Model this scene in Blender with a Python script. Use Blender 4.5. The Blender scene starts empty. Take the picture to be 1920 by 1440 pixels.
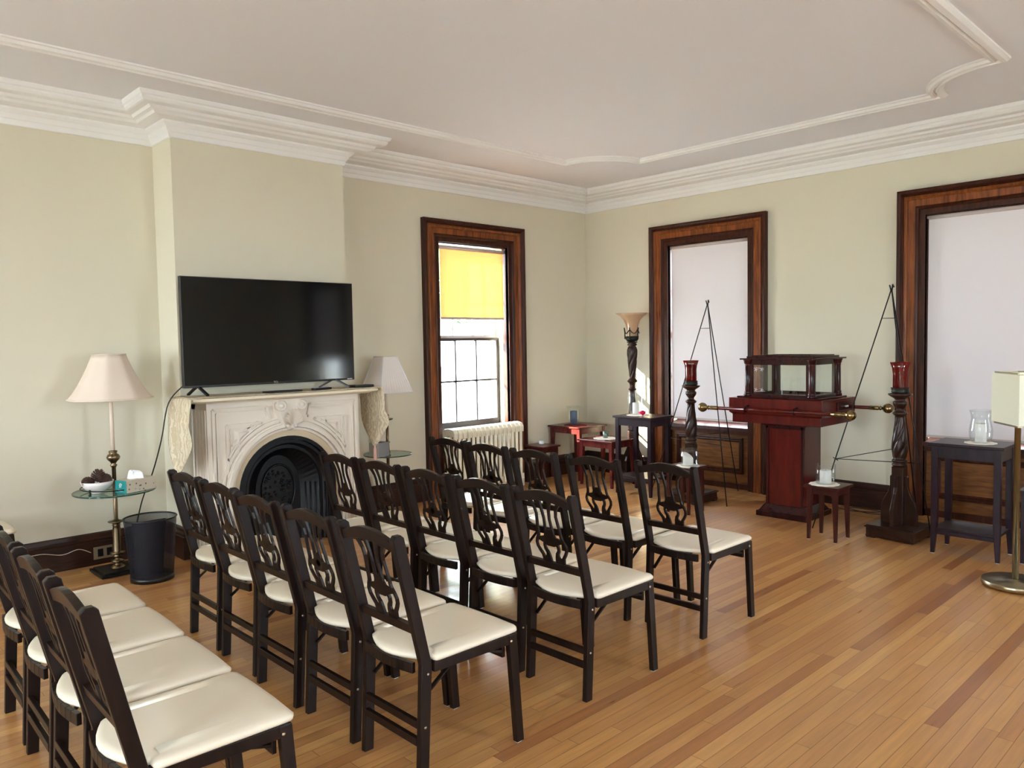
import bpy, bmesh, math, random
from mathutils import Vector, Matrix
random.seed(7)
S = bpy.context.scene
COL = S.collection
PI = math.pi
X0, Y0, XR, YR, ZC = -6.085, 7.09, 3.0, -3.5, 3.27      # left wall, far wall, right wall, near wall, ceiling
XC, CY1, CY2 = -5.726, 2.155, 3.566                     # chimney breast
FX = -5.453                                             # mantelpiece front

# ------------------------------------------------------------------ mesh builder
class MB:
    def __init__(s): s.v=[]; s.f=[]; s.m=[]; s.s=[]
    def add(s, vs, fs, mi=0, sm=False):
        o=len(s.v); s.v+= [tuple(v) for v in vs]
        for f in fs: s.f.append([i+o for i in f]); s.m.append(mi); s.s.append(sm)
        return s
    def box(s,x0,x1,y0,y1,z0,z1,mi=0):
        vs=[(x0,y0,z0),(x1,y0,z0),(x1,y1,z0),(x0,y1,z0),(x0,y0,z1),(x1,y0,z1),(x1,y1,z1),(x0,y1,z1)]
        return s.add(vs,[(0,3,2,1),(4,5,6,7),(0,1,5,4),(1,2,6,5),(2,3,7,6),(3,0,4,7)],mi)
    def hexa(s,lo,hi,mi=0):                       # lo, hi: four corners each
        return s.add(list(lo)+list(hi),[(0,3,2,1),(4,5,6,7),(0,1,5,4),(1,2,6,5),(2,3,7,6),(3,0,4,7)],mi)
    def bar(s,p,q,a,b,ref=(0,0,1),mi=0):          # rectangular bar, a along side axis, b along the other
        p=Vector(p);q=Vector(q);d=(q-p).normalized();r=Vector(ref)
        if abs(d.dot(r))>.97: r=Vector((1,0,0))
        u=d.cross(r).normalized();w=u.cross(d).normalized();u=u*a/2;w=w*b/2
        return s.hexa([p-u-w,p+u-w,p+u+w,p-u+w],[q-u-w,q+u-w,q+u+w,q-u+w],mi)
    def tube(s,pts,r,n=8,mi=0,closed=False,sm=True):
        pts=[Vector(p) for p in pts];N=len(pts);rs=r if isinstance(r,(list,tuple)) else [r]*N
        vs=[];prev=None
        for i,p in enumerate(pts):
            if closed: d=(pts[(i+1)%N]-pts[i-1])
            else: d=pts[min(i+1,N-1)]-pts[max(i-1,0)]
            d.normalize()
            if prev is None:
                u=d.cross(Vector((0,0,1)) if abs(d.z)<.9 else Vector((1,0,0))).normalized()
            else: u=(prev-d*prev.dot(d)).normalized()
            prev=u;w=d.cross(u)
            for k in range(n):
                a=2*PI*k/n; vs.append(p+(u*math.cos(a)+w*math.sin(a))*rs[i])
        fs=[]
        for i in range(N if closed else N-1):
            j=(i+1)%N
            for k in range(n): fs.append((i*n+k,i*n+(k+1)%n,j*n+(k+1)%n,j*n+k))
        s.add(vs,fs,mi,sm)
        if not closed:
            o=len(s.v)-N*n
            s.f.append([o+k for k in range(n)][::-1]);s.m.append(mi);s.s.append(False)
            s.f.append([o+(N-1)*n+k for k in range(n)]);s.m.append(mi);s.s.append(False)
        return s
    def lathe(s,prof,c=(0,0,0),n=24,mi=0,fn=None,cap=True,sm=True,axis='z'):
        vs=[];N=len(prof)
        for (r,z) in prof:
            for k in range(n):
                a=2*PI*k/n; rr=r if fn is None else fn(r,z,a)
                x,y=rr*math.cos(a),rr*math.sin(a)
                if axis=='z': vs.append((c[0]+x,c[1]+y,c[2]+z))
                elif axis=='x': vs.append((c[0]+z,c[1]+x,c[2]+y))
                else: vs.append((c[0]+x,c[1]+z,c[2]+y))
        fs=[(i*n+k,i*n+(k+1)%n,(i+1)*n+(k+1)%n,(i+1)*n+k) for i in range(N-1) for k in range(n)]
        s.add(vs,fs,mi,sm)
        if cap:
            o=len(s.v)-N*n
            for i in (0,N-1):
                if prof[i][0]>1e-5: s.f.append([o+i*n+k for k in range(n)]);s.m.append(mi);s.s.append(False)
        return s
    def prism(s,poly,fn0,fn1,mi=0):               # poly of 2d points -> fn0/fn1 give the two 3d skins
        n=len(poly);vs=[fn0(*p) for p in poly]+[fn1(*p) for p in poly]
        fs=[list(range(n))[::-1],list(range(n,2*n))]+[(i,(i+1)%n,n+(i+1)%n,n+i) for i in range(n)]
        return s.add(vs,fs,mi)
    def sweep(s,path,prof,T=None,closed=False,mis=None):
        # path: 2d points, prof: (offset to the right of travel, height); mitred corners
        N=len(path);ds=[]
        for i in range(N if closed else N-1):
            a=path[i];b=path[(i+1)%N];l=math.hypot(b[0]-a[0],b[1]-a[1]);ds.append(((b[0]-a[0])/l,(b[1]-a[1])/l))
        vs=[];M=len(prof)
        for i in range(N):
            if closed: d0,d1=ds[i-1],ds[i]
            else: d0=ds[max(i-1,0)];d1=ds[min(i,N-2)]
            n0=(d0[1],-d0[0]);n1=(d1[1],-d1[0]);k=1+n0[0]*n1[0]+n0[1]*n1[1]
            m=((n0[0]+n1[0])/k,(n0[1]+n1[1])/k)
            for e,z in prof:
                p=(path[i][0]+m[0]*e,path[i][1]+m[1]*e,z); vs.append(T(*p) if T else p)
        for i in range(N if closed else N-1):
            j=(i+1)%N
            for k in range(M-1):
                s.add([vs[i*M+k],vs[i*M+k+1],vs[j*M+k+1],vs[j*M+k]],[(0,1,2,3)],mis[k] if mis else 0)
        if not closed:
            for i in (0,N-1): s.add([vs[i*M+k] for k in range(M)],[tuple(range(M))],mis[0] if mis else 0)
        return s
    def ribbon(s,pts,fn,t,mi=0):                  # pts (u,v,halfwidth) -> flat strip given thickness by fn(u,v,w)
        L=[];Rr=[]
        for i,(u,v,h) in enumerate(pts):
            a=pts[max(i-1,0)];b=pts[min(i+1,len(pts)-1)];dx,dy=b[0]-a[0],b[1]-a[1];l=math.hypot(dx,dy) or 1
            L.append((u-dy/l*h,v+dx/l*h));Rr.append((u+dy/l*h,v-dx/l*h))
        n=len(pts);vs=[fn(*p,t) for p in L]+[fn(*p,t) for p in Rr]+[fn(*p,-t) for p in L]+[fn(*p,-t) for p in Rr]
        fs=[]
        for i in range(n-1):
            fs+=[(i,i+1,n+i+1,n+i),(2*n+i,3*n+i,3*n+i+1,2*n+i+1),(i,2*n+i,2*n+i+1,i+1),(n+i,n+i+1,3*n+i+1,3*n+i)]
        fs+=[(0,n,3*n,2*n),(n-1,3*n-1,4*n-1,2*n-1)]
        return s.add(vs,fs,mi)
    def build(s,name,mat,parent=None,bevel=0,weld=True,xf=None):
        me=bpy.data.meshes.new(name)
        vs=s.v if xf is None else [tuple(xf@Vector(v)) for v in s.v]
        me.from_pydata(vs,[],s.f)
        for p,mi,sm in zip(me.polygons,s.m,s.s): p.material_index=mi;p.use_smooth=sm
        bm=bmesh.new();bm.from_mesh(me)
        if weld: bmesh.ops.remove_doubles(bm,verts=bm.verts,dist=1e-5)
        bmesh.ops.recalc_face_normals(bm,faces=bm.faces);bm.to_mesh(me);bm.free()
        for m in (mat if isinstance(mat,(list,tuple)) else [mat]): me.materials.append(m)
        o=bpy.data.objects.new(name,me);COL.objects.link(o)
        if parent is not None: o.parent=parent
        if bevel:
            b=o.modifiers.new('bevel','BEVEL');b.width=bevel;b.segments=2;b.limit_method='ANGLE';b.angle_limit=math.radians(50)
        return o
def tag(o,label=None,cat=None,group=None,kind=None):
    if label:o['label']=label
    if cat:o['category']=cat
    if group:o['group']=group
    if kind:o['kind']=kind
    return o
def thing(name,label,cat,loc=(0,0,0),rz=0,group=None):
    o=bpy.data.objects.new(name,None);COL.objects.link(o);o.location=loc;o.rotation_euler=(0,0,rz);o.empty_display_size=.1
    return tag(o,label,cat,group)
def struct(o): o['kind']='structure';return o
def copy_thing(r,loc,rz=0,scale=None,label=None,group=None):
    c=r.copy();COL.objects.link(c);c.location=loc;c.rotation_euler=(0,0,rz)
    if scale:c.scale=scale
    if label:c['label']=label
    if group:c['group']=group
    for a in r.children:
        b=a.copy();COL.objects.link(b);b.parent=c
        for g in a.children:
            d=g.copy();COL.objects.link(d);d.parent=b
    return c

# ------------------------------------------------------------------ materials
def lin(c): 
    return tuple(((x/255)/12.92 if x/255<=.04045 else ((x/255+.055)/1.055)**2.4) for x in c)+(1,)
def nm(name):
    m=bpy.data.materials.new(name);m.use_nodes=True;nt=m.node_tree;nt.nodes.clear()
    out=nt.nodes.new('ShaderNodeOutputMaterial');return m,nt,out
def N(nt,t,**k):
    n=nt.nodes.new(t)
    for a,b in k.items():
        if a in n.inputs: n.inputs[a].default_value=b
        else: setattr(n,a,b)
    return n
def math_(nt,op,a,b=None):
    n=nt.nodes.new('ShaderNodeMath');n.operation=op
    for i,v in enumerate((a,b)):
        if v is None: continue
        if hasattr(v,'links'): nt.links.new(v,n.inputs[i])
        else: n.inputs[i].default_value=v
    return n.outputs[0]
def plain(name,c,rough=.5,metal=0,spec=.5,noise=0,nscale=30,bump=0,bscale=60,coat=0,stretch=(1,1,1)):
    m,nt,out=nm(name);b=N(nt,'ShaderNodeBsdfPrincipled');b.inputs['Roughness'].default_value=rough;b.inputs['Metallic'].default_value=metal
    b.inputs['Specular IOR Level'].default_value=spec;b.inputs['Coat Weight'].default_value=coat;b.inputs['Coat Roughness'].default_value=.15
    nt.links.new(b.outputs[0],out.inputs[0]);b.inputs['Base Color'].default_value=lin(c)
    tc=N(nt,'ShaderNodeTexCoord');mp=N(nt,'ShaderNodeMapping');nt.links.new(tc.outputs['Object'],mp.inputs[0]);mp.inputs['Scale'].default_value=stretch
    if noise:
        t=N(nt,'ShaderNodeTexNoise',Scale=nscale,Detail=4.0);nt.links.new(mp.outputs[0],t.inputs['Vector'])
        r=N(nt,'ShaderNodeMapRange');r.inputs['To Min'].default_value=1-noise;r.inputs['To Max'].default_value=1+noise;nt.links.new(t.outputs['Fac'],r.inputs['Value'])
        h=N(nt,'ShaderNodeHueSaturation');h.inputs['Color'].default_value=lin(c);nt.links.new(r.outputs[0],h.inputs['Value']);nt.links.new(h.outputs[0],b.inputs['Base Color'])
    if bump:
        t=N(nt,'ShaderNodeTexNoise',Scale=bscale,Detail=3.0);nt.links.new(mp.outputs[0],t.inputs['Vector'])
        bp=N(nt,'ShaderNodeBump',Strength=bump,Distance=.004);nt.links.new(t.outputs['Fac'],bp.inputs['Height']);nt.links.new(bp.outputs[0],b.inputs['Normal'])
    return m
def wood(name,c1,c2,rough=.35,stretch=(18,18,1.2),scale=3,coat=.2,spec=.5):
    m,nt,out=nm(name);b=N(nt,'ShaderNodeBsdfPrincipled');b.inputs['Roughness'].default_value=rough;b.inputs['Coat Weight'].default_value=coat*.35;b.inputs['Coat Roughness'].default_value=.2
    b.inputs['Specular IOR Level'].default_value=spec*.55
    nt.links.new(b.outputs[0],out.inputs[0]);tc=N(nt,'ShaderNodeTexCoord');mp=N(nt,'ShaderNodeMapping');mp.inputs['Scale'].default_value=stretch
    nt.links.new(tc.outputs['Object'],mp.inputs[0]);t=N(nt,'ShaderNodeTexNoise',Scale=scale,Detail=6.0,Distortion=.6);nt.links.new(mp.outputs[0],t.inputs['Vector'])
    r=N(nt,'ShaderNodeValToRGB');r.color_ramp.elements[0].position=.32;r.color_ramp.elements[1].position=.68
    r.color_ramp.elements[0].color=lin(c1);r.color_ramp.elements[1].color=lin(c2);nt.links.new(t.outputs['Fac'],r.inputs[0]);nt.links.new(r.outputs[0],b.inputs['Base Color'])
    bp=N(nt,'ShaderNodeBump',Strength=.12,Distance=.002);nt.links.new(t.outputs['Fac'],bp.inputs['Height']);nt.links.new(bp.outputs[0],b.inputs['Normal'])
    return m
def glass(name,tint=(250,252,252),gl=.10,rough=.02,edge=.35):
    m,nt,out=nm(name);tr=N(nt,'ShaderNodeBsdfTransparent');tr.inputs[0].default_value=lin(tint)
    g=N(nt,'ShaderNodeBsdfGlossy');g.inputs['Roughness'].default_value=rough
    lw=N(nt,'ShaderNodeLayerWeight',Blend=.25);r=N(nt,'ShaderNodeMapRange');r.inputs['To Min'].default_value=gl*.5;r.inputs['To Max'].default_value=edge
    nt.links.new(lw.outputs['Facing'],r.inputs['Value']);mx=N(nt,'ShaderNodeMixShader');nt.links.new(r.outputs[0],mx.inputs[0])
    nt.links.new(tr.outputs[0],mx.inputs[1]);nt.links.new(g.outputs[0],mx.inputs[2]);nt.links.new(mx.outputs[0],out.inputs[0]);return m
def translucent(name,c,tc,fac=.5,gloss=0,transp=0,weave=0):
    m,nt,out=nm(name);d=N(nt,'ShaderNodeBsdfDiffuse');d.inputs[0].default_value=lin(c);t=N(nt,'ShaderNodeBsdfTranslucent');t.inputs[0].default_value=lin(tc)
    mx=N(nt,'ShaderNodeMixShader');mx.inputs[0].default_value=fac;nt.links.new(d.outputs[0],mx.inputs[1]);nt.links.new(t.outputs[0],mx.inputs[2]);o=mx.outputs[0]
    if transp:
        tr=N(nt,'ShaderNodeBsdfTransparent');tr.inputs[0].default_value=lin(tc);m2=N(nt,'ShaderNodeMixShader');m2.inputs[0].default_value=transp
        nt.links.new(o,m2.inputs[1]);nt.links.new(tr.outputs[0],m2.inputs[2]);o=m2.outputs[0]
    if gloss:
        g=N(nt,'ShaderNodeBsdfGlossy');g.inputs['Roughness'].default_value=.06;m3=N(nt,'ShaderNodeMixShader');m3.inputs[0].default_value=gloss
        nt.links.new(o,m3.inputs[1]);nt.links.new(g.outputs[0],m3.inputs[2]);o=m3.outputs[0]
    nt.links.new(o,out.inputs[0]);return m
def pattern(name,c1,c2,scale=20,kind='voronoi',rough=.9,thr=.3):
    m,nt,out=nm(name);b=N(nt,'ShaderNodeBsdfPrincipled');b.inputs['Roughness'].default_value=rough;nt.links.new(b.outputs[0],out.inputs[0])
    tc=N(nt,'ShaderNodeTexCoord');r=N(nt,'ShaderNodeValToRGB')
    if kind=='voronoi':
        t=N(nt,'ShaderNodeTexVoronoi',Scale=scale);nt.links.new(tc.outputs['Object'],t.inputs['Vector']);nt.links.new(t.outputs['Distance'],r.inputs[0])
    else:
        t=N(nt,'ShaderNodeTexWave',Scale=scale,Distortion=14.0,Detail=3.0);t.inputs['Detail Scale'].default_value=1.6;nt.links.new(tc.outputs['Object'],t.inputs['Vector']);nt.links.new(t.outputs['Fac'],r.inputs[0])
    r.color_ramp.elements[0].position=thr;r.color_ramp.elements[1].position=thr+.12
    r.color_ramp.elements[0].color=lin(c1);r.color_ramp.elements[1].color=lin(c2);nt.links.new(r.outputs[0],b.inputs['Base Color']);return m
def floor_mat():
    m,nt,out=nm('oak_strip_floor');L=nt.links
    b=N(nt,'ShaderNodeBsdfPrincipled');L.new(b.outputs[0],out.inputs[0])
    g=N(nt,'ShaderNodeTexCoord');sp=N(nt,'ShaderNodeSeparateXYZ');L.new(g.outputs['Object'],sp.inputs[0]);x,y=sp.outputs[0],sp.outputs[1]
    xs=math_(nt,'DIVIDE',x,.0585);row=math_(nt,'FLOOR',xs);fx=math_(nt,'FRACT',xs)
    w=N(nt,'ShaderNodeTexWhiteNoise',noise_dimensions='1D');L.new(row,w.inputs['W'])
    ln=math_(nt,'ADD',math_(nt,'MULTIPLY',w.outputs['Value'],1.1),.75)
    off=math_(nt,'MULTIPLY',w.outputs['Value'],37.3)
    ys=math_(nt,'ADD',math_(nt,'DIVIDE',y,ln),off);cell=math_(nt,'FLOOR',ys);fy=math_(nt,'FRACT',ys)
    cv=N(nt,'ShaderNodeCombineXYZ');L.new(row,cv.inputs[0]);L.new(cell,cv.inputs[1])
    w2=N(nt,'ShaderNodeTexWhiteNoise',noise_dimensions='3D');L.new(cv.outputs[0],w2.inputs['Vector'])
    ramp=N(nt,'ShaderNodeValToRGB');e=ramp.color_ramp.elements
    e[0].position=0;e[0].color=lin((150,96,58));e[1].position=1;e[1].color=lin((206,156,96))
    for p,c in ((.03,(168,112,68)),(.10,(182,128,78)),(.5,(190,138,84)),(.85,(196,144,87))):
        k=e.new(p);k.color=lin(c)
    L.new(w2.outputs['Value'],ramp.inputs[0])
    mp=N(nt,'ShaderNodeMapping');mp.inputs['Scale'].default_value=(60,3,1);L.new(g.outputs['Object'],mp.inputs[0])
    ad=N(nt,'ShaderNodeVectorMath',operation='ADD');L.new(mp.outputs[0],ad.inputs[0]);L.new(w2.outputs['Color'],ad.inputs[1])
    sc=N(nt,'ShaderNodeVectorMath',operation='SCALE');L.new(w2.outputs['Color'],sc.inputs[0]);sc.inputs['Scale'].default_value=40;L.new(sc.outputs[0],ad.inputs[1])
    gr=N(nt,'ShaderNodeTexNoise',Scale=1.0,Detail=5.0,Distortion=.4);L.new(ad.outputs[0],gr.inputs['Vector'])
    gm=N(nt,'ShaderNodeMapRange');gm.inputs['To Min'].default_value=.66;gm.inputs['To Max'].default_value=1.24;L.new(gr.outputs['Fac'],gm.inputs['Value'])
    hs=N(nt,'ShaderNodeHueSaturation');L.new(ramp.outputs[0],hs.inputs['Color']);L.new(gm.outputs[0],hs.inputs['Value'])
    # seams between strips and at strip ends
    d1=math_(nt,'LESS_THAN',math_(nt,'MINIMUM',fx,math_(nt,'SUBTRACT',1.0,fx)),.020)
    d2=math_(nt,'LESS_THAN',math_(nt,'MULTIPLY',math_(nt,'MINIMUM',fy,math_(nt,'SUBTRACT',1.0,fy)),ln),.0012)
    seam=math_(nt,'MAXIMUM',d1,d2)
    # two dark inlay lines that follow the far wall
    def band(c,h): return math_(nt,'LESS_THAN',math_(nt,'ABSOLUTE',math_(nt,'SUBTRACT',y,c)),h)
    inl=math_(nt,'MAXIMUM',band(6.73,.006),band(6.93,.006))
    mx=N(nt,'ShaderNodeMixRGB');L.new(math_(nt,'MULTIPLY',seam,.8),mx.inputs[0]);L.new(hs.outputs[0],mx.inputs[1]);mx.inputs[2].default_value=lin((96,58,34))
    m2=N(nt,'ShaderNodeMixRGB');L.new(math_(nt,'MULTIPLY',inl,.85),m2.inputs[0]);L.new(mx.outputs[0],m2.inputs[1]);m2.inputs[2].default_value=lin((60,34,24))
    L.new(m2.outputs[0],b.inputs['Base Color']);b.inputs['Roughness'].default_value=.3
    b.inputs['Specular IOR Level'].default_value=.5;b.inputs['Coat Weight'].default_value=.25;b.inputs['Coat Roughness'].default_value=.12
    rr=N(nt,'ShaderNodeMapRange');rr.inputs['To Min'].default_value=.22;rr.inputs['To Max'].default_value=.42;L.new(gr.outputs['Fac'],rr.inputs['Value']);L.new(rr.outputs[0],b.inputs['Roughness'])
    hh=math_(nt,'SUBTRACT',math_(nt,'MULTIPLY',gr.outputs['Fac'],.15),seam);bp=N(nt,'ShaderNodeBump',Strength=.25,Distance=.0015);L.new(hh,bp.inputs['Height']);L.new(bp.outputs[0],b.inputs['Normal'])
    return m
M={}
M['wall']=plain('wall_paint',(213,207,187),.75,spec=.25,noise=.02,nscale=1.3,bump=.06,bscale=160)
M['ceil']=plain('ceiling_paint',(228,230,236),.85,spec=.2,noise=.02,nscale=.8)
M['trim']=plain('moulding_paint',(232,232,232),.5,spec=.35)
M['floor']=floor_mat()
M['espresso']=wood('espresso_stained_wood',(20,12,10),(34,21,17),.36,(10,10,2),3,.10,.38)
M['seat']=plain('cream_vinyl',(230,218,198),.38,spec=.45,bump=.15,bscale=9)
M['screw']=plain('screw_metal',(190,170,150),.3,1)
M['glide']=plain('white_glide',(220,216,208),.6)
M['case']=wood('oak_casing_stain',(92,46,22),(142,80,40),.38,(14,14,1.2),3,.08,.35)
M['casedark']=wood('dark_casing_stain',(46,22,14),(74,38,25),.42,(14,14,1.2),3,.06,.3)
M['panel']=wood('oak_panel',(84,50,25),(124,80,42),.35,(2,2,14),3,.3)
M['base']=wood('dark_baseboard',(34,18,14),(58,32,22),.35,(2,2,20),3,.3)
M['sash']=plain('dark_sash_paint',(44,38,46),.45)
M['sashlight']=plain('outer_sash_paint',(150,150,160),.5)
M['pane']=glass('window_glass',(252,254,254),.04,.01,.25)
M['glass']=glass('clear_glass',(252,254,254),.03,.02,.28)
M['tableglass']=glass('table_glass',(206,232,224),.16,.02,.7)
M['glassedge']=plain('green_glass_edge',(22,70,60),.1,spec=.8)
M['blindgold']=translucent('cream_blind_cloth',(218,192,158),(244,198,142),.36)
M['blind']=translucent('grey_white_blind_cloth',(228,222,222),(225,228,245),.05)
M['blindrail']=plain('blind_rail',(196,182,178),.6)
M['marble']=plain('painted_mantel_stone',(226,216,202),.45,spec=.4,noise=.03,nscale=5)
M['slip']=plain('mantel_slip_stone',(206,190,160),.6,noise=.04,nscale=6)
M['iron']=plain('black_cast_iron',(7,9,14),.38,spec=.35,bump=.2,bscale=40)
M['shelfstone']=plain('mantel_shelf_stone',(226,214,188),.4,noise=.05,nscale=5)
M['runner']=pattern('leaf_brocade',(196,180,148),(218,204,180),7,'wave',.8,.40)
M['tassel']=plain('pink_tassel',(204,160,146),.9)
M['screen']=plain('dark_screen',(3,6,12),.09,spec=.5)
M['blackp']=plain('black_plastic',(14,14,16),.35)
M['silver']=plain('silver_mark',(200,200,205),.3,.6)
M['shade1']=translucent('cream_silk_shade',(236,221,206),(238,220,200),.2)
M['shade2']=translucent('white_pleated_shade',(238,230,224),(240,236,236),.25)
M['shade3']=translucent('pale_green_white_shade',(246,246,230),(240,244,222),.25)
M['brass']=plain('antique_brass',(122,104,80),.28,1)
M['brightbrass']=plain('bright_brass',(178,168,142),.28,1)
M['sleeve']=plain('ivory_sleeve',(216,200,180),.45)
M['darkbase']=plain('dark_metal_base',(34,34,32),.35,.5)
M['mahog']=wood('red_mahogany',(74,16,14),(94,23,18),.22,(9,9,1.5),2,.5)
M['mahogdark']=wood('dark_mahogany',(38,9,11),(56,15,16),.2,(9,9,1.5),2,.5)
M['cherry']=wood('cherry_red_table',(70,22,22),(100,38,34),.25,(8,8,2),3,.4)
M['purple']=wood('dark_plum_table',(24,11,19),(38,20,30),.34,(8,8,2),3,.12)
M['stool']=wood('walnut_red_stool',(50,18,16),(72,30,24),.3,(8,8,2),3,.35)
M['turned']=wood('turned_walnut',(36,20,15),(56,32,23),.3,(8,8,2),3,.2)
M['red']=translucent('ruby_glass',(120,4,10),(190,6,16),.55,.09,.18)
M['amber']=translucent('amber_swirl_glass',(232,206,176),(244,222,192),.5,.14,.34)
M['bronze']=plain('dark_bronze',(40,42,36),.45,.7,bump=.5,bscale=90)
M['blackwire']=plain('black_wire',(16,18,18),.4,.3)
M['gold']=plain('polished_brass',(146,124,86),.24,1)
M['candle']=translucent('white_wax',(240,238,236),(250,246,240),.3)
M['bluecandle']=plain('blue_grey_wax',(92,112,140),.5)
M['doily']=plain('cream_doily',(238,230,220),.95)
M['rednapkin']=plain('dark_red_napkin',(92,18,34),.85)
M['rose']=plain('pink_rose',(226,40,92),.7)
M['frost']=glass('frosted_green_glass',(170,206,190),.25,.2,.6)
M['label']=plain('white_label',(226,226,232),.5)
M['rad']=plain('radiator_enamel',(226,218,196),.35)
M['teal']=plain('teal_card',(10,134,134),.45)
M['floral']=pattern('floral_card',(92,86,76),(204,194,176),38,'voronoi',.6,.16)
M['tissue']=plain('tissue_paper',(246,246,250),.9)
M['white']=plain('white_ink',(238,240,240),.6)
M['ceramic']=plain('white_ceramic',(236,232,230),.3)
M['cone']=plain('pine_cone_scale',(88,62,54),.8,noise=.35,nscale=40)
M['mirrorbox']=plain('silver_box',(196,202,210),.22,.7)
M['binmesh']=None
m,nt,out=nm('black_wire_mesh');d=N(nt,'ShaderNodeBsdfPrincipled');d.inputs['Base Color'].default_value=lin((16,20,32));d.inputs['Roughness'].default_value=.4
tr=N(nt,'ShaderNodeBsdfTransparent');mx=N(nt,'ShaderNodeMixShader');mx.inputs[0].default_value=.66;nt.links.new(tr.outputs[0],mx.inputs[1]);nt.links.new(d.outputs[0],mx.inputs[2]);nt.links.new(mx.outputs[0],out.inputs[0]);M['binmesh']=m
M['lawn']=plain('lawn',(196,194,186),.95,noise=.25,nscale=2)
M['leaf']=plain('foliage',(86,122,70),.8,noise=.3,nscale=3)
M['bark']=plain('bark',(96,80,66),.9,noise=.3,nscale=8)
M['papers']=plain('dark_board',(12,14,16),.7)
M['brasspl']=plain('brass_outlet_plate',(150,136,110),.4,.6)

# ------------------------------------------------------------------ room shell
def wall_mesh(name,T,u0,u1,ops,thick=.30,extra=0):
    b=MB()
    def q(a,c,z0,z1):
        if c-a<1e-4 or z1-z0<1e-4: return
        b.hexa([T(a,0,z0),T(c,0,z0),T(c,-thick,z0),T(a,-thick,z0)],[T(a,0,z1),T(c,0,z1),T(c,-thick,z1),T(a,-thick,z1)])
    cur=u0
    for (a,c,z0,z1) in sorted(ops):
        q(cur,a,0,ZC+.1);q(a,c,0,z0);q(a,c,z1,ZC+.1);cur=c
    q(cur,u1,0,ZC+.1)
    return struct(b.build(name,M['wall'],weld=False))
TL=lambda u,w,z:(X0+w,u,z)
TB=lambda u,w,z:(u,Y0-w,z)
TN=lambda u,w,z:(u,YR+w,z)
TR=lambda u,w,z:(XR-w,u,z)
CW=.215
def op(a): return (a+CW,a+1.38-CW,0,2.56)
W1,W2,W3,W4=4.646,-5.129,-2.536,.35
WN=[-6.03,-3.4,-.8]
WRs=[-1.6,3.2]
wall_mesh('wall_left',TL,YR,Y0,[op(W1)])
wall_mesh('wall_far',TB,X0-.25,XR+.25,[op(W2),op(W3),op(W4)])
wall_mesh('wall_near',TN,X0-.25,XR+.25,[op(a) for a in WN])
wall_mesh('wall_right',TR,YR,Y0,[op(a) for a in WRs])
struct(MB().box(X0-.3,XC,CY1,CY2,0,ZC).build('wall_chimney',M['wall']))
struct(MB().box(X0-.25,XR+.25,YR-.25,Y0+.25,-.12,0).build('floor',M['floor']))
struct(MB().box(X0-.25,XR+.25,YR-.25,Y0+.25,ZC,ZC+.15).build('ceiling',M['ceil']))
# cornice, swept round the room and the chimney breast with mitred corners
prof=[(0,3.05),(.012,3.052),(.022,3.085),(.028,3.09),(.043,3.12),(.05,3.124),(.07,3.142),(.072,3.156),(.1,3.158),(.152,3.165),(.166,3.178),(.17,3.18),
      (.195,3.186),(.206,3.203),(.212,3.204),(.25,3.206),(.262,3.21),(.274,3.224),(.276,3.238),(.286,3.244),(.296,3.262),(.297,ZC+.01),(0,ZC+.01)]
path=[(X0,YR),(X0,CY1),(XC,CY1),(XC,CY2),(X0,CY2),(X0,Y0),(XR,Y0),(XR,YR)]
struct(MB().sweep(path,prof,closed=True).build('trim_1',M['trim']))
# ceiling panel moulding with scooped corners
def arc(cx,cy,r,a0,a1,n=12): return [(cx+r*math.cos(math.radians(a0+(a1-a0)*i/n)),cy+r*math.sin(math.radians(a0+(a1-a0)*i/n))) for i in range(n+1)]
fp=[(-.055,ZC+.01),(-.055,ZC-.012),(-.038,ZC-.03),(-.012,ZC-.036),(-.006,ZC-.022),(.004,ZC-.02),(.014,ZC-.034),(.034,ZC-.03),(.042,ZC-.014),(.055,ZC-.01),(.055,ZC+.01)]
FL,FB,FR,FN=-5.06,6.12,-1.43,-2.4
cp=[(FL,FN)]+arc(FL,FB,.5,-90,0)+arc(FR,FB,.5,180,270)+[(FR,FN)]
struct(MB().sweep(cp,fp,closed=True).build('trim_2',M['trim']))
cp=[(FR+.42,FN)]+arc(FR+.42,FB,.5,-90,0)+arc(2.4,FB,.5,180,270)+[(2.4,FN)]
struct(MB().sweep(cp,fp,closed=True).build('trim_3',M['trim']))
# baseboards
bp_=[(0,.0),(.034,0),(.034,.165),(.028,.172),(.03,.185),(.022,.2),(.016,.222),(.006,.23),(0,.23)]
def baseb(name,pts): return struct(MB().sweep(pts,bp_).build(name,M['base']))
baseb('baseboard_left',[(X0,YR),(X0,CY1),(XC,CY1),(XC,2.222)])
baseb('baseboard_left',[(XC,3.49),(XC,CY2),(X0,CY2),(X0,W1)])
baseb('baseboard_left',[(X0,W1+1.38),(X0,Y0),(W2,Y0)])
baseb('baseboard_far',[(W2+1.38,Y0),(W3,Y0)])
baseb('baseboard_far',[(W3+1.38,Y0),(W4,Y0)])
baseb('baseboard_far',[(W4+1.38,Y0),(XR,Y0),(XR,YR),(X0,YR)])

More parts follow.
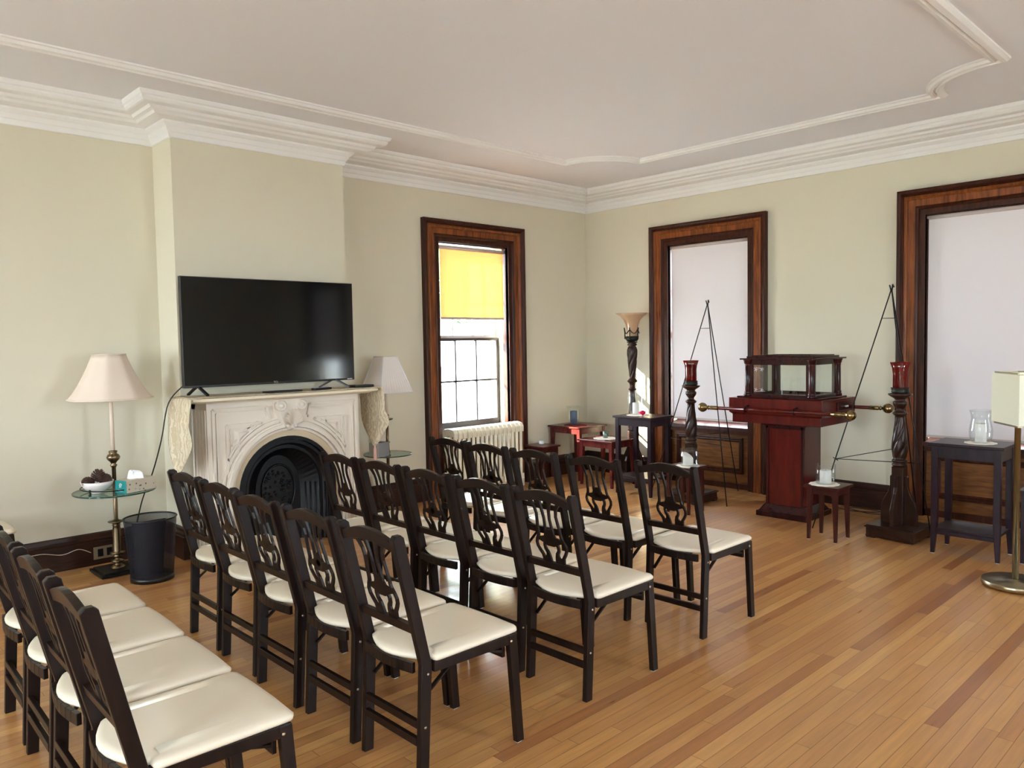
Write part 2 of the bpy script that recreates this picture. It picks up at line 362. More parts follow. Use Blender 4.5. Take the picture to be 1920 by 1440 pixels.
# windows -----------------------------------------------------------
casep=[(0,-.01),(0,.052),(.012,.058),(.03,.052),(.042,.036),(.05,.03),(.056,.04),(.07,.044),(.08,.036),(.086,.026),(.14,.024),(.15,.03),(.162,.02),(.17,.008),(CW,.006),(CW,-.03),(CW+.010,-.03),(CW+.010,-.085)]
casem=[1,1,1,1,1,0,0,0,0,0,1,1,1,1,1,1,1]
def window(n,T,a,sash=True,flip=False):
    z0,z1=.62,2.56;u0,u1=a+CW,a+1.38-CW
    c=MB();pth=[(a,0),(a,2.775),(a+1.38,2.775),(a+1.38,0)]
    c.sweep(pth,casep,lambda u,v,w:T(u,w,v),mis=casem)
    w=thing('window_%d'%n,None,None);w['kind']='structure'
    c.build('window_frame',[M['case'],M['casedark']],w)
    # panelled apron below the sill
    p=MB();p.hexa([T(u0,-.05,0),T(u1,-.05,0),T(u1,-.30,0),T(u0,-.30,0)],[T(u0,-.05,z0),T(u1,-.05,z0),T(u1,-.30,z0),T(u0,-.30,z0)])
    p.build('apron_panel',M['panel'],w)
    f=MB();pr=[(0,-.052),(0,-.028),(.012,-.024),(.022,-.034),(.034,-.03),(.042,-.044),(.052,-.052)]
    f.sweep([(u0+.08,.16),(u0+.08,.53),(u1-.08,.53),(u1-.08,.16)],pr,lambda u,v,ww:T(u,ww,v),closed=True)
    f.hexa([T(u0,-.048,0),T(u1,-.048,0),T(u1,-.03,0),T(u0,-.03,0)],[T(u0,-.048,.055),T(u1,-.048,.055),T(u1,-.03,.055),T(u0,-.03,.055)])
    f.build('panel_moulding',M['casedark'],w)
    s=MB();s.hexa([T(u0,.004,z0-.02),T(u1,.004,z0-.02),T(u1,-.25,z0),T(u0,-.25,z0)],[T(u0,.0,z0+.015),T(u1,.0,z0+.015),T(u1,-.25,z0+.06),T(u0,-.25,z0+.06)])
    s.hexa([T(u0,-.012,z0-.06),T(u1,-.012,z0-.06),T(u1,-.06,z0-.06),T(u0,-.06,z0-.06)],[T(u0,-.012,z0-.02),T(u1,-.012,z0-.02),T(u1,-.06,z0-.02),T(u0,-.06,z0-.02)])
    s.build('window_sill',M['casedark'],w)
    def bars(zb,zt,wd,rows,nm_,mt,rail=.045,mun=.018):
        b=MB();A,B=u0-.004,u1+.004
        def bx(ua,ub,za,zb_,t=.034):
            b.hexa([T(ua,wd,za),T(ub,wd,za),T(ub,wd-t,za),T(ua,wd-t,za)],[T(ua,wd,zb_),T(ub,wd,zb_),T(ub,wd-t,zb_),T(ua,wd-t,zb_)])
        bx(A,A+rail,zb,zt);bx(B-rail,B,zb,zt);bx(A+rail,B-rail,zt-.03,zt);bx(A+rail,B-rail,zb,zb+rail*1.3)
        for i in (1,2):
            u=A+rail+(B-A-2*rail)*i/3;bx(u-mun/2,u+mun/2,zb+rail*1.3,zt-.03,.028)
        for i in range(1,rows):
            z=zb+rail*1.3+(zt-.03-zb-rail*1.3)*i/rows;bx(A+rail,B-rail,z-mun/2,z+mun/2,.026)
        o=b.build(nm_,M[mt],w)
        g=MB();g.hexa([T(A+rail,wd-.016,zb+.04),T(B-rail,wd-.016,zb+.04),T(B-rail,wd-.02,zb+.04),T(A+rail,wd-.02,zb+.04)],[T(A+rail,wd-.016,zt-.02),T(B-rail,wd-.016,zt-.02),T(B-rail,wd-.02,zt-.02),T(A+rail,wd-.02,zt-.02)])
        g.build('pane',M['pane'],o)
    bars(.665,1.60,-.165,2,'lower_sash','sash');bars(1.57,2.56,-.205,2,'upper_sash','sashlight',.045,.016)
    return w
window(1,TL,W1);window(2,TB,W2);window(3,TB,W3);window(4,TB,W4)
for i,a in enumerate(WN): window(5+i,TN,a)
for i,a in enumerate(WRs): window(8+i,TR,a)
def blind(T,a,zb,label,mat,gapR=.022,gapL=.022,top=2.525):
    u0,u1=a+CW+gapL,a+1.38-CW-gapR
    t=thing('roller_blind',label,'window blind',T((u0+u1)/2,-.045,zb))
    o=Vector(t.location)
    def B(ua,ub,wa,wb,za,zb_,mt,nm_):
        m=MB();m.hexa([T(ua,wa,za),T(ub,wa,za),T(ub,wb,za),T(ua,wb,za)],[T(ua,wa,zb_),T(ub,wa,zb_),T(ub,wb,zb_),T(ua,wb,zb_)])
        return m.build(nm_,mt,t,xf=Matrix.Translation(-o))
    B(u0,u1,-.044,-.0455,zb+.02,top,mat,'cloth')
    B(u0,u1,-.040,-.050,zb,zb+.022,M['blindrail'],'hem_bar')
    r=MB();r.tube([T(u0-.012,-.045,top+.013),T(u1+.012,-.045,top+.013)],.019,12);r.build('roller',M['blindrail'],t,xf=Matrix.Translation(-o))
blind(TB,W4,1.27,'pale roller blind half lowered in the window beyond the right picture edge',M['blind'])
blind(TL,W1,1.79,'cream roller blind pulled halfway, glowing golden, in the window behind the radiator',M['blindgold'],gapL=.05,gapR=.035,top=2.50)
blind(TB,W2,.685,'pale roller blind lowered over the far window behind the glass case',M['blind'])
blind(TB,W3,.675,'pale roller blind lowered over the window at the right edge, behind the plum table',M['blind'],gapL=.008,gapR=.008)

# ------------------------------------------------------------------ mantelpiece
yL,yR_=2.228,3.482;yc=(yL+yR_)/2;ZS=.46
t=thing('mantelpiece','carved cream stone mantelpiece with arched black iron fireplace opening','fireplace',(XC,yc,0))
OX=Matrix.Translation((-XC,-yc,0))
def mb(m,name,mat,parent=t,bevel=0): return m.build(name,mat,parent,bevel,xf=OX)
def archpts(r,n=24,z0=0): return [(yc-r,z0)]+[(yc-r*math.cos(PI*i/n),ZS+r*math.sin(PI*i/n)) for i in range(n+1)]+[(yc+r,z0)]
def archband(b,r0,r1,x0,x1,n=24,mi=0):
    A=archpts(r0,n);B=archpts(r1,n);k=len(A)
    vs=[(x1,y,z) for y,z in A]+[(x1,y,z) for y,z in B]+[(x0,y,z) for y,z in A]+[(x0,y,z) for y,z in B]
    fs=[]
    for i in range(k-1):
        fs+=[(i,i+1,k+i+1,k+i),(2*k+i,3*k+i,3*k+i+1,2*k+i+1),(i,2*k+i,2*k+i+1,i+1),(k+i,k+i+1,3*k+i+1,3*k+i)]
    b.add(vs,fs,mi)
fr=MB();P1=archpts(.45,32);RZ=1.155
def onrect(y,z):
    dy,dz=y-yc,z-ZS
    if z<=ZS+1e-6 : return (yL if dy<0 else yR_, z)
    k=min((yc-yL)/abs(dy) if abs(dy)>1e-6 else 9e9,(RZ-ZS)/dz if dz>1e-6 else 9e9);return (yc+dy*k,ZS+dz*k)
ca=math.atan2(RZ-ZS,yc-yL)
ang=sorted([PI*i/32 for i in range(33)]+[ca,PI-ca])
A=[(yc-.45,0)]+[(yc-.45*math.cos(a),ZS+.45*math.sin(a)) for a in ang]+[(yc+.45,0)]
B=[onrect(*p) for p in A];k=len(A)
vs=[(FX,y,z) for y,z in A]+[(FX,y,z) for y,z in B]+[(FX-.06,y,z) for y,z in A]+[(FX-.27,y,z) for y,z in B]
fs=[]
for i in range(k-1): fs+=[(i,i+1,k+i+1,k+i),(k+i,k+i+1,3*k+i+1,3*k+i),(i,2*k+i,2*k+i+1,i+1)]
fr.add(vs,fs)
fr.box(XC+.001,FX-.2,yL+.0,yL+.03,0,RZ).box(XC+.001,FX-.2,yR_-.03,yR_,0,RZ)
for i in range(5):
    xx=FX-.03-.052*i
    for yy,sg in ((yL,-1),(yR_,1)): fr.box(xx-.015,xx+.015,yy-.008 if sg<0 else yy-.001,yy+.001 if sg<0 else yy+.008,.06,1.1)
fr.box(XC+.001,FX+.012,yL-.014,yL+.10,0,.06).box(XC+.001,FX+.012,yR_-.10,yR_+.014,0,.06)
mb(fr,'surround',M['marble'])
r=MB()
archband(r,.450,.466,FX-.01,FX+.016);archband(r,.474,.500,FX-.01,FX+.034);archband(r,.500,.514,FX-.01,FX+.022);archband(r,.526,.546,FX-.01,FX+.014)
def rib(pts,w,h):
    for (a,b_) in zip(pts,pts[1:]):
        r.bar((FX,a[0],a[1]),(FX,b_[0],b_[1]),w,h*2,(1,0,0))
for sg in (-1,1):
    for d,w,h in ((.040,.018,.020),(.068,.012,.013),(.100,.020,.026)):
        e=yc+sg*(yc-yL-d);top=1.14-d
        q=yc+sg*(.17+d*.25)
        if d<.1: rib([(e,.07),(e,top),(q,top),(q-sg*.02,top-.10+d*.3)],w,h)
    for d,w,h in ((.138,.014,.016),(.168,.010,.008)):
        e=yc+sg*(yc-yL-d);top=1.12-d
        R=.56+ (d-.14)
        # triangle-like spandrel frame following the arch
        pts=[(e,ZS+.12)]+[(e,top),(yc+sg*(.22+(d-.14)),top)]
        a0=math.acos(min(1,abs(e-yc)/R)); a1=math.acos((.22+(d-.14))/R)
        pts+=[(yc+sg*R*math.cos(a1+(a0-a1)*i/8),ZS+R*math.sin(a1+(a0-a1)*i/8)) for i in range(9)]
        rib(pts,w,h)
    q_=pts[:-1];gy=sum(p[0] for p in q_)/len(q_);gz=sum(p[1] for p in q_)/len(q_)
    r.prism(q_,lambda y,z:(FX-.004,gy+(y-gy)*.80,gz+(z-gz)*.80),lambda y,z:(FX+.016,gy+(y-gy)*.45,gz+(z-gz)*.45))
mb(r,'moulding_ribs',M['marble'])
sl=MB();archband(sl,.40,.452,FX-.035,FX-.012);mb(sl,'stone_slip',M['slip'])
ir=MB();archband(ir,.375,.402,FX-.05,FX-.005);archband(ir,.345,.370,FX-.07,FX-.03);archband(ir,.30,.34,FX-.16,FX-.075)
Q=archpts(.345,24);kk=len(Q);ir.add([(FX-.05,y,z) for y,z in Q]+[(FX-.20,yc+(y-yc)*.55,z*.86) for y,z in Q],[(i,i+1,kk+i+1,kk+i) for i in range(kk-1)])
ir.add([(FX-.20,yc+(y-yc)*.56,z*.86) for y,z in Q],[tuple(range(kk))])
ir.tube([(FX-.19,yc+.14*math.cos(a*PI/12),.42+.2*math.sin(a*PI/12)) for a in range(24)],.008,6,closed=True)
for i in range(60):
    a=random.random()*2*PI;q=math.sqrt(random.random());ir.lathe([(.0,0.012),(.008,.008),(.011,0)],(FX-.2,yc+.13*q*math.cos(a),.42+.18*q*math.sin(a)),6,axis='x')
for sg in(-1,1):
    for i in range(5): ir.tube([(FX-.06-.028*i,yc+sg*(.335-.028*i),.0),(FX-.06-.028*i,yc+sg*(.335-.028*i),ZS)],.009,8)
mb(ir,'iron_insert',M['iron'])
sh=MB();o_=[(XC+.001,yL-.15),(FX+.06,yL-.15),(FX+.10,yL-.13),(FX+.125,yL-.08)]
o_+=[(FX+.125+.008*math.sin(PI*i/10),yL-.08+(yR_-yL+.16)*i/10) for i in range(1,10)]+[(FX+.125,yR_+.08),(FX+.10,yR_+.13),(FX+.06,yR_+.15),(XC+.001,yR_+.15)]
def inset(p,d): return [(XC+.001 if x<XC+.01 else x-d, y+(d if y<yc else -d)*(1 if abs(y-yc)>.55 else 0)) for x,y in p]
layers=[(inset(o_,.05),1.155),(inset(o_,.03),1.165),(inset(o_,.012),1.168),(o_,1.172),(o_,1.188),(inset(o_,.006),1.192)]
n_=len(o_);vs=[(x,y,z) for L_,z in layers for x,y in L_];fs=[(i*n_+j,i*n_+(j+1)%n_,(i+1)*n_+(j+1)%n_,(i+1)*n_+j) for i in range(len(layers)-1) for j in range(n_)]+[tuple(range(n_)),tuple(range((len(layers)-1)*n_,len(layers)*n_))]
sh.add(vs,fs);mb(sh,'mantel_shelf',M['shelfstone'])
# shell keystone
ks=MB();kz=1.01
ks.prism([(yc-.13,1.15),(yc-.115,1.05),(yc-.07,.96),(yc-.035,.925),(yc+.035,.925),(yc+.07,.96),(yc+.115,1.05),(yc+.13,1.15)],lambda y,z:(FX-.01,y,z),lambda y,z:(FX+.055,yc+(y-yc)*.82,z))
for sg in(-1,1):
    ks.lathe([(.040,-.03),(.042,.018),(.032,.026),(.028,.010),(.018,.010),(.015,.030),(0,.033)],(FX+.050,yc+sg*.085,1.10),16,axis='x')
    ks.lathe([(.016,0),(.014,.014),(0,.02)],(FX+.05,yc+sg*.03,.942),10,axis='x')
vs=[];NR=13
for j in range(7):
    f=j/6
    for i in range(NR*2+1):
        a=-1.35+2.7*i/(NR*2);rr=(.012+.112*f)*(1+.10*f*(1 if i%2==0 else -1)*.6)*(1.05-.30*abs(a)/1.35)
        vs.append((FX+.066+.05*f*f*.6+(.014*f if i%2 else -.006*f)+.016*math.sin(f*PI),yc+math.sin(a)*rr*.78,.948+math.cos(a)*rr*.98))
w_=NR*2+1;ks.add(vs,[(j*w_+i,j*w_+i+1,(j+1)*w_+i+1,(j+1)*w_+i) for j in range(6) for i in range(w_-1)],0,False)
ks.lathe([(.03,0),(.028,.02),(.014,.034),(0,.038)],(FX+.01,yc,.935),12,axis='x')
mb(ks,'shell_keystone',M['marble'])

# table runner lying on the shelf and hanging over both ends
rn=MB()
def cloth(cols,rows,f,th=.004):
    vs=[f(i/(cols-1),j/(rows-1)) for j in range(rows) for i in range(cols)]
    rn.add(vs,[(j*cols+i,j*cols+i+1,(j+1)*cols+i+1,(j+1)*cols+i) for j in range(rows-1) for i in range(cols-1)],0,True)
ye0,ye1=yL-.158,yR_+.158
def f_top(u,v): return (-5.70+.335*u+ (.012*math.sin(v*21) if u>.9 else 0),ye0+(ye1-ye0)*v,1.1955+.0012*math.sin(v*40+u*5))
cloth(10,40,f_top)
def drape(y,sg,x0,x1,zb,xt):
    def f(u,v):
        # narrows to a gathered point
        k=1 if v<.5 else 1-((v-.5)/.5)**2.0*.94
        bul=-.055*math.sin(min(1,v/.45)*PI)+.07*math.exp(-((v-.58)/.12)**2) if u>.5 else 0
        x=xt+((x0+(x1-x0)*u)-xt)*k+bul*(u-.5)*1.2*(.4 if v<.3 else 1)
        return (x,y+sg*(.006+.05*math.sin(min(v*3,1)*PI/2)*.3+.016*math.sin(u*13+v*2)*v*(1.1-v*.4)),1.1955-(1.1955-zb)*v)
    cloth(22,26,f)
drape(ye0,-1,-5.68,-5.285,.655,-5.53);drape(ye1,1,-5.70,-5.33,.70,-5.50)
tr_=thing('table_runner','patterned gold brocade runner draped over both ends of the mantel shelf','table runner',(-5.5,yc,1.19))
XR_=Matrix.Translation((5.5,-yc,-1.19))
o=rn.build('cloth',M['runner'],tr_,xf=XR_);sd=o.modifiers.new('solid','SOLIDIFY');sd.thickness=.003;sd.offset=1
for y,zb in ((ye0-.025,.67),(ye1+.025,.705)):
    ts=MB();ts.lathe([(.004,.02),(.010,.0),(.008,-.02),(.013,-.04),(.017,-.14),(.012,-.15),(0,-.15)],(-5.53 if y<yc else -5.50,y,zb),10)
    ts.build('tassel',M['tassel'],tr_,xf=XR_)

# television
tv=thing('television','large black flat screen television standing on the mantel shelf','television',(-5.53,2.80,1.1985))
ox=Matrix.Translation((5.53,-2.80,-1.1985))
MB().box(-5.56,-5.525,2.105,3.50,1.262,2.052).box(-5.60,-5.56,2.35,3.25,1.32,1.85).build('housing',M['blackp'],tv,.003,xf=ox)
MB().box(-5.5255,-5.5235,2.112,3.493,1.278,2.046).build('screen',M['screen'],tv,xf=ox)
for yy in (2.21,3.32):
    f=MB()
    for s_ in(-1,1): f.bar((-5.545,yy,1.275),(-5.545+.11*s_,yy+.075*s_*(1 if yy>2.5 else .35),1.209),.022,.012)
    f.build('foot',M['blackp'],tv,xf=ox)
cu=bpy.data.curves.new('logo','FONT');cu.body='TCL';cu.size=.022;cu.extrude=.0004;cu.align_x='CENTER'
lg=bpy.data.objects.new('logo',cu);COL.objects.link(lg);lg.parent=tv;lg.rotation_euler=(PI/2,0,PI/2);lg.location=(-5.5222+5.53,2.80-2.80,1.2665-1.1985+.002);cu.materials.append(M['silver'])
LOGO=lg
MB().box(-5.5228,-5.5220,3.43,3.475,1.268,1.276).build('badge',M['silver'],tv,xf=ox)
tag(MB().box(-.05,.05,-.14,.14,0,.012).build('media_player',M['blackp'],None,.003),'thin black media box on the mantel under the middle of the television','media box').location=(-5.42,2.80,1.2015)
tag(MB().box(-.06,.06,-.09,.09,0,.020).build('media_player',M['blackp'],None,.006),'rounded black box at the right end of the mantel shelf','media box').location=(-5.45,3.51,1.2015)
rc=thing('remote_control','slim black remote control lying on the mantel left of the television foot','remote control',(-5.42,3.13,1.2015),.15)
MB().box(-.022,.022,-.085,.085,0,.016).build('body',M['blackp'],rc,.004)
rb=MB()
for i in range(6):
    for j in (-1,0,1): rb.box(j*.012-.004,j*.012+.004,-.07+i*.022,-.062+i*.022,.016,.018)
rb.build('buttons',M['silver'],rc)

# ------------------------------------------------------------------ radiator
rd=thing('radiator','cream cast iron column radiator under the half open window','radiator',(-5.93,5.29,0))
for i in range(16):
    s=MB();yy=-.455+.0605*i
    for xx in (-.07,0,.07): s.tube([(xx,yy,.10),(xx,yy,.64)],.017,8)
    s.prism([(-.095,.60),(-.095,.66),(-.07,.695),(0,.705),(.07,.695),(.095,.66),(.095,.60),(.06,.63),(-.06,.63)],lambda a,b:(a,yy-.024,b),lambda a,b:(a,yy+.024,b))
    s.prism([(-.095,.16),(-.095,.10),(-.07,.075),(.07,.075),(.095,.10),(.095,.16),(.06,.12),(-.06,.12)],lambda a,b:(a,yy-.024,b),lambda a,b:(a,yy+.024,b))
    if i in (0,15):
        for xx in(-.07,.07): s.box(xx-.016,xx+.016,yy-.014,yy+.014,0,.1)
    s.build('radiator_section',M['rad'],rd,.006)
MB().tube([(0,-.46,.66),(0,.46,.66)],.014,8).tube([(0,-.46,.11),(0,.46,.11)],.014,8).tube([(0,.46,.11),(0,.53,.11),(0,.55,.09),(0,.55,0)],.013,8).build('pipe',M['rad'],rd)

# ------------------------------------------------------------------ folding chairs
def make_chair():
    r=thing('folding_chair','','chair')
    KY,KZ,TY,TZ=.046,.43,-.068,.905
    def back(u,v,w):                      # u across, v height along the back, w thickness direction
        f=(v-KZ)/(TZ-KZ);return (u,KY+(TY-KY)*f+w,v)
    for sg in(-1,1):
        p=MB();x=sg*.173
        poly=[(0,0),(.040,0),(.066,.425),(-.040,.895),(-.052,.905),(-.074,.905),(-.086,.893),(.022,.43)]
        p.prism(poly,lambda y,z:(x-.0125,y,z),lambda y,z:(x+.0125,y,z));p.build('rear_post',M['espresso'],r,.003)
        g=MB().box(x-.009,x+.009,.004,.036,-.0,.006);g.build('glide',M['glide'],r)
        l=MB();l.hexa([(sg*.182,.452,.004),(sg*.2075,.452,.004),(sg*.2075,.488,.004),(sg*.182,.488,.004)],[(sg*.181,.418,.434),(sg*.2065,.418,.434),(sg*.2065,.458,.434),(sg*.181,.458,.434)])
        l.build('front_leg',M['espresso'],r,.002)
        MB().box(sg*.195-.008,sg*.195+.008,.457,.48,0,.005).build('glide',M['glide'],r)
        b=MB().bar((sg*.152,.045,.30),(sg*.158,.195,.405),.007,.016,(1,0,0));b.build('brace',M['espresso'],r)
        s=MB()
        for (yy,zz) in ((.047,.395),(.03,.21)): s.lathe([(.005,0),(.005,.0145),(.003,.0158),(0,.016)],(sg*.173 if sg>0 else sg*.173,yy,zz),8,axis='x') if sg>0 else s.lathe([(.005,0),(.005,-.0145),(.003,-.0158),(0,-.016)],(sg*.173,yy,zz),8,axis='x')
        s.lathe([(.006,0),(.006,.0148 if sg>0 else -.0148),(0,.0165 if sg>0 else -.0165)],(sg*.1935,.43,.41),8,axis='x')
        s.build('screws',M['screw'],r)
    # crest rail: arched bow between the posts
    c=MB();n=10;lo=[];hi=[]
    for i in range(n+1):
        u=-.161+.322*i/n;k=math.sin(PI*i/n);lo.append((u,.838+.022*k));hi.append((u,.872+.036*k))
    c.prism(lo+hi[::-1],lambda u,v:back(u,v,-.013),lambda u,v:back(u,v,.011));c.build('crest_rail',M['espresso'],r,.002)
    d=MB();d.prism([(-.161,.540),(.161,.540),(.161,.573),(-.161,.573)],lambda u,v:back(u,v,-.013),lambda u,v:back(u,v,.013));d.build('back_rail',M['espresso'],r,.002)
    # pierced splat
    s=MB();v0,v1=.570,.856;H=v1-v0
    def st(pts,t): s.ribbon([(a,v0+b*H,h) for a,b,h in pts],back,t)
    k=0
    for sg in(-1,1):
        st([(sg*.050,-.03,.014),(sg*.055,.05,.010),(sg*.062,.11,.0065),(sg*.075,.17,.0058),(sg*.086,.235,.0055),(sg*.088,.30,.0055),(sg*.081,.36,.0055),(sg*.070,.42,.0062),(sg*.067,.48,.0055),(sg*.0665,.55,.005),(sg*.062,.66,.005),(sg*.058,.78,.005),(sg*.063,.87,.0055),(sg*.078,.96,.008),(sg*.098,1.04,.012)],.0050)
        st([(sg*.034,-.03,.022),(sg*.032,.05,.020),(sg*.027,.11,.012),(sg*.029,.16,.0085),(sg*.039,.215,.0065),(sg*.041,.27,.0065),(sg*.035,.32,.009)],.0047)
        st([(sg*.012,.41,.013),(sg*.019,.47,.009),(sg*.021,.53,.006),(sg*.019,.61,.005),(sg*.0165,.72,.005),(sg*.020,.84,.0055),(sg*.026,.93,.007),(sg*.036,1.04,.012)],.0047)
        st([(sg*.080,.375,.005),(sg*.062,.375,.010),(sg*.035,.37,.018),(0,.37,.020)],.0044)
        st([(0,.34,.024),(sg*.012,.40,.022),(sg*.016,.45,.012)],.0050)
    st([(0,.275,.020),(0,.30,.036),(0,.34,.046),(0,.385,.045),(0,.42,.036),(0,.47,.029),(0,.51,.021),(0,.55,.007)],.0045)
    s.build('splat',M['espresso'],r)
    # seat frame
    f=MB()
    for sg in(-1,1): f.hexa([(sg*.176,.070,.398),(sg*.194,.070,.398),(sg*.205,.452,.398),(sg*.186,.452,.398)],[(sg*.176,.070,.436),(sg*.194,.070,.436),(sg*.205,.452,.436),(sg*.186,.452,.436)]).box(sg*.165-.013,sg*.165+.013,.066,.082,.398,.436)
    f.box(-.19,.19,.438,.455,.398,.436)
    pts=[(-.148+.296*i/8,.014-.018*math.sin(PI*i/8)) for i in range(9)]
    for a,b in zip(pts,pts[1:]): f.bar((a[0],a[1],.417),(b[0],b[1],.417),.016,.038)
    f.build('seat_frame',M['espresso'],r,.002)
    MB().box(-.18,.18,.405,.42,.345,.385).box(-.012,.012,.36,.405,.345,.385).build('front_crossbar',M['espresso'],r,.002)
    for a,b_ in ((-1,0),(1,0)):
        MB().bar((a*.17,.41,.37),(a*.15,.26,.405),.008,.018,(1,0,0)).build('hinge_bar',M['espresso'],r)
    MB().box(-.161,.161,.010,.028,.203,.230).build('stretcher',M['espresso'],r,.002)
    MB().box(-.161,.161,.006,.024,.142,.170).build('stretcher',M['espresso'],r,.002)
    # upholstered seat
    def outline(d):
        o=[]
        hw0,hw1=.150-d,.2075-d
        for i in range(9):                                 # bowed rear edge
            a=i/8;o.append((-hw0+2*hw0*a,.040-.048*math.sin(PI*a)+d))
        o+=[(hw0+.009,.060+d),(hw0+.010,.070+d),(.190-d,.071+d),(.1985-d,.078+d),(.2005-d,.095)]
        o+=[(hw1-.004,.44-d),(hw1-.006,.462-d),(hw1-.022,.474-d)]
        o+=[(.07,.479-d),(-.07,.479-d)]
        o+=[(-hw1+.022,.474-d),(-hw1+.006,.462-d),(-hw1+.004,.44-d),(-.2005+d,.095),(-.1985+d,.078+d),(-.190+d,.071+d),(-hw0-.010,.070+d),(-hw0-.009,.060+d)]
        return o
    L=[(0.004,.4365),(0,.443),(0,.452),(.006,.459),(.022,.4635),(.07,.467)]
    m=MB();n=len(outline(0));vs=[]
    for d,z in L: vs+=[(x,y,z) for x,y in outline(d)]
    fs=[(i*n+j,i*n+(j+1)%n,(i+1)*n+(j+1)%n,(i+1)*n+j) for i in range(len(L)-1) for j in range(n)]
    m.add(vs,fs,0,True);m.add([(x,y,.467) for x,y in outline(.07)],[tuple(range(n))],0,True);m.add([(x,y,.4365) for x,y in outline(.004)],[tuple(range(n))])
    m.build('seat',M['seat'],r)
    return r
chair=make_chair();first=True
rows=[('front row',3.405,[-2.342,-2.788,-3.230,-3.660,-4.085],0,'front row of folding chairs',[0,-.06,-.08,-.07,-.04]),
      ('second row',2.468,[-2.318,-2.739,-3.160,-3.581,-4.002],0,'second row of folding chairs',[-.01,0,0,0,0]),
      ('third row',1.585,[-2.312,-2.742,-3.172,-3.602,-4.034],0,'third row of folding chairs',[-.02,-.02,-.03,-.01,0]),
      ('nearest row',.615,[-2.305,-2.76,-3.215,-3.675],-.02,'nearest row of folding chairs',[0,.01,.025,.04])]
posn={5:['right end of the','second from right in the','middle of the','second from left in the','left end, fireplace side, of the'],
      4:['right end of the','second from right in the','third from right in the','left end, waste bin side, of the']}
def put(x,y,rz,lab,grp,sc=None):
    global first
    if first:
        chair.location=(x,y,0);chair.rotation_euler=(0,0,rz);chair['label']=lab
        if grp: chair['group']=grp
        first=False
        if sc: chair.scale=sc
    else:
        c=copy_thing(chair,(x,y,0),rz,sc,lab,grp)
        if not grp and 'group' in c: del c['group']
for nm_,y,xs,rz,grp,dy in rows:
    for i,x in enumerate(xs):
        sc=(1.06,1,1) if y<1 else None
        put(x,y+dy[i],rz+random.uniform(-.004,.004),'dark folding chair with cream seat, '+posn[len(xs)][i]+' '+nm_,grp,sc)
put(-5.68,.575,0,'dark folding chair standing alone by the left wall at the left picture edge',None)

# ------------------------------------------------------------------ small tables and stools
def table(name,label,x0,x1,y0,y1,h,leg,mat,apron=.08,shelf=None,over=.02,taper=.6,glide=True,cat='side table',inset=.012):
    cx,cy=(x0+x1)/2,(y0+y1)/2;t=thing(name,label,cat,(cx,cy,0));a,b=(x1-x0)/2,(y1-y0)/2
    MB().box(-a,a,-b,b,h-.02,h).build('tabletop',M[mat],t,.004)
    ia,ib=a-over,b-over
    ap=MB();k=leg*.55
    ap.box(-ia+inset,ia-inset,-ib+.004,-ib+.004+.015,h-.02-apron,h-.02).box(-ia+inset,ia-inset,ib-.019,ib-.004,h-.02-apron,h-.02)
    ap.box(-ia+.004,-ia+.019,-ib+inset,ib-inset,h-.02-apron,h-.02).box(ia-.019,ia-.004,-ib+inset,ib-inset,h-.02-apron,h-.02)
    ap.build('apron',M[mat],t)
    for sx in(-1,1):
        for sy in(-1,1):
            ox,oy=sx*ia,sy*ib;l=MB()
            def sq(s,z): return [(ox,oy,z),(ox-sx*s,oy,z),(ox-sx*s,oy-sy*s,z),(ox,oy-sy*s,z)]
            z1=h*.32 if shelf else h-.02-apron
            l.hexa(sq(leg*taper,.004),sq(leg,z1));l.hexa(sq(leg,z1),sq(leg,h-.02));l.build('leg',M[mat],t,.002)
            if glide: MB().box(min(ox,ox-sx*leg*taper)+.003,max(ox,ox-sx*leg*taper)-.003,min(oy,oy-sy*leg*taper)+.003,max(oy,oy-sy*leg*taper)-.003,0,.005).build('glide',M['glide'],t)
    if shelf:
        MB().box(-ia+.01,ia-.01,-ib+.01,ib-.01,shelf,shelf+.016).box(-ia+.02,ia-.02,-ib+.006,-ib+.018,shelf-.03,shelf).build('lower_shelf',M[mat],t,.002)
    return t
table('side_table','tall dark plum side table with lower shelf, left of the brass floor lamp',-1.90,-1.43,5.885,6.26,.79,.042,'purple',.085,.17)
table('side_table','tall dark plum side table in front of the torchiere by the far window',-4.93,-4.455,6.13,6.51,.79,.042,'purple',.075,.17)
table('side_table','square red-brown table in the far corner holding the blue candle',-6.06,-5.58,6.37,6.85,.60,.042,'cherry',.06)
table('side_table','cherry red table with a small green glass, between the corner table and the plum table',-5.51,-5.03,6.245,6.675,.50,.042,'cherry',.06)
table('side_table','low plum table at the right picture edge behind the brass lamp',-1.375,-.92,5.99,6.42,.50,.04,'purple',.05)
table('stool','small dark red stool with a sunken white candle, beside the left candle stand',-4.04,-3.765,5.74,6.02,.42,.036,'stool',.045,cat='stool')
table('stool','small dark red stool with a candle in a glass, right of the red pedestal',-2.71,-2.44,5.675,5.955,.42,.036,'stool',.045,cat='stool')
table('stool','low red-brown stool with a tiny jar, right of the radiator',-6.02,-5.715,5.945,6.21,.42,.036,'stool',.05,cat='stool')

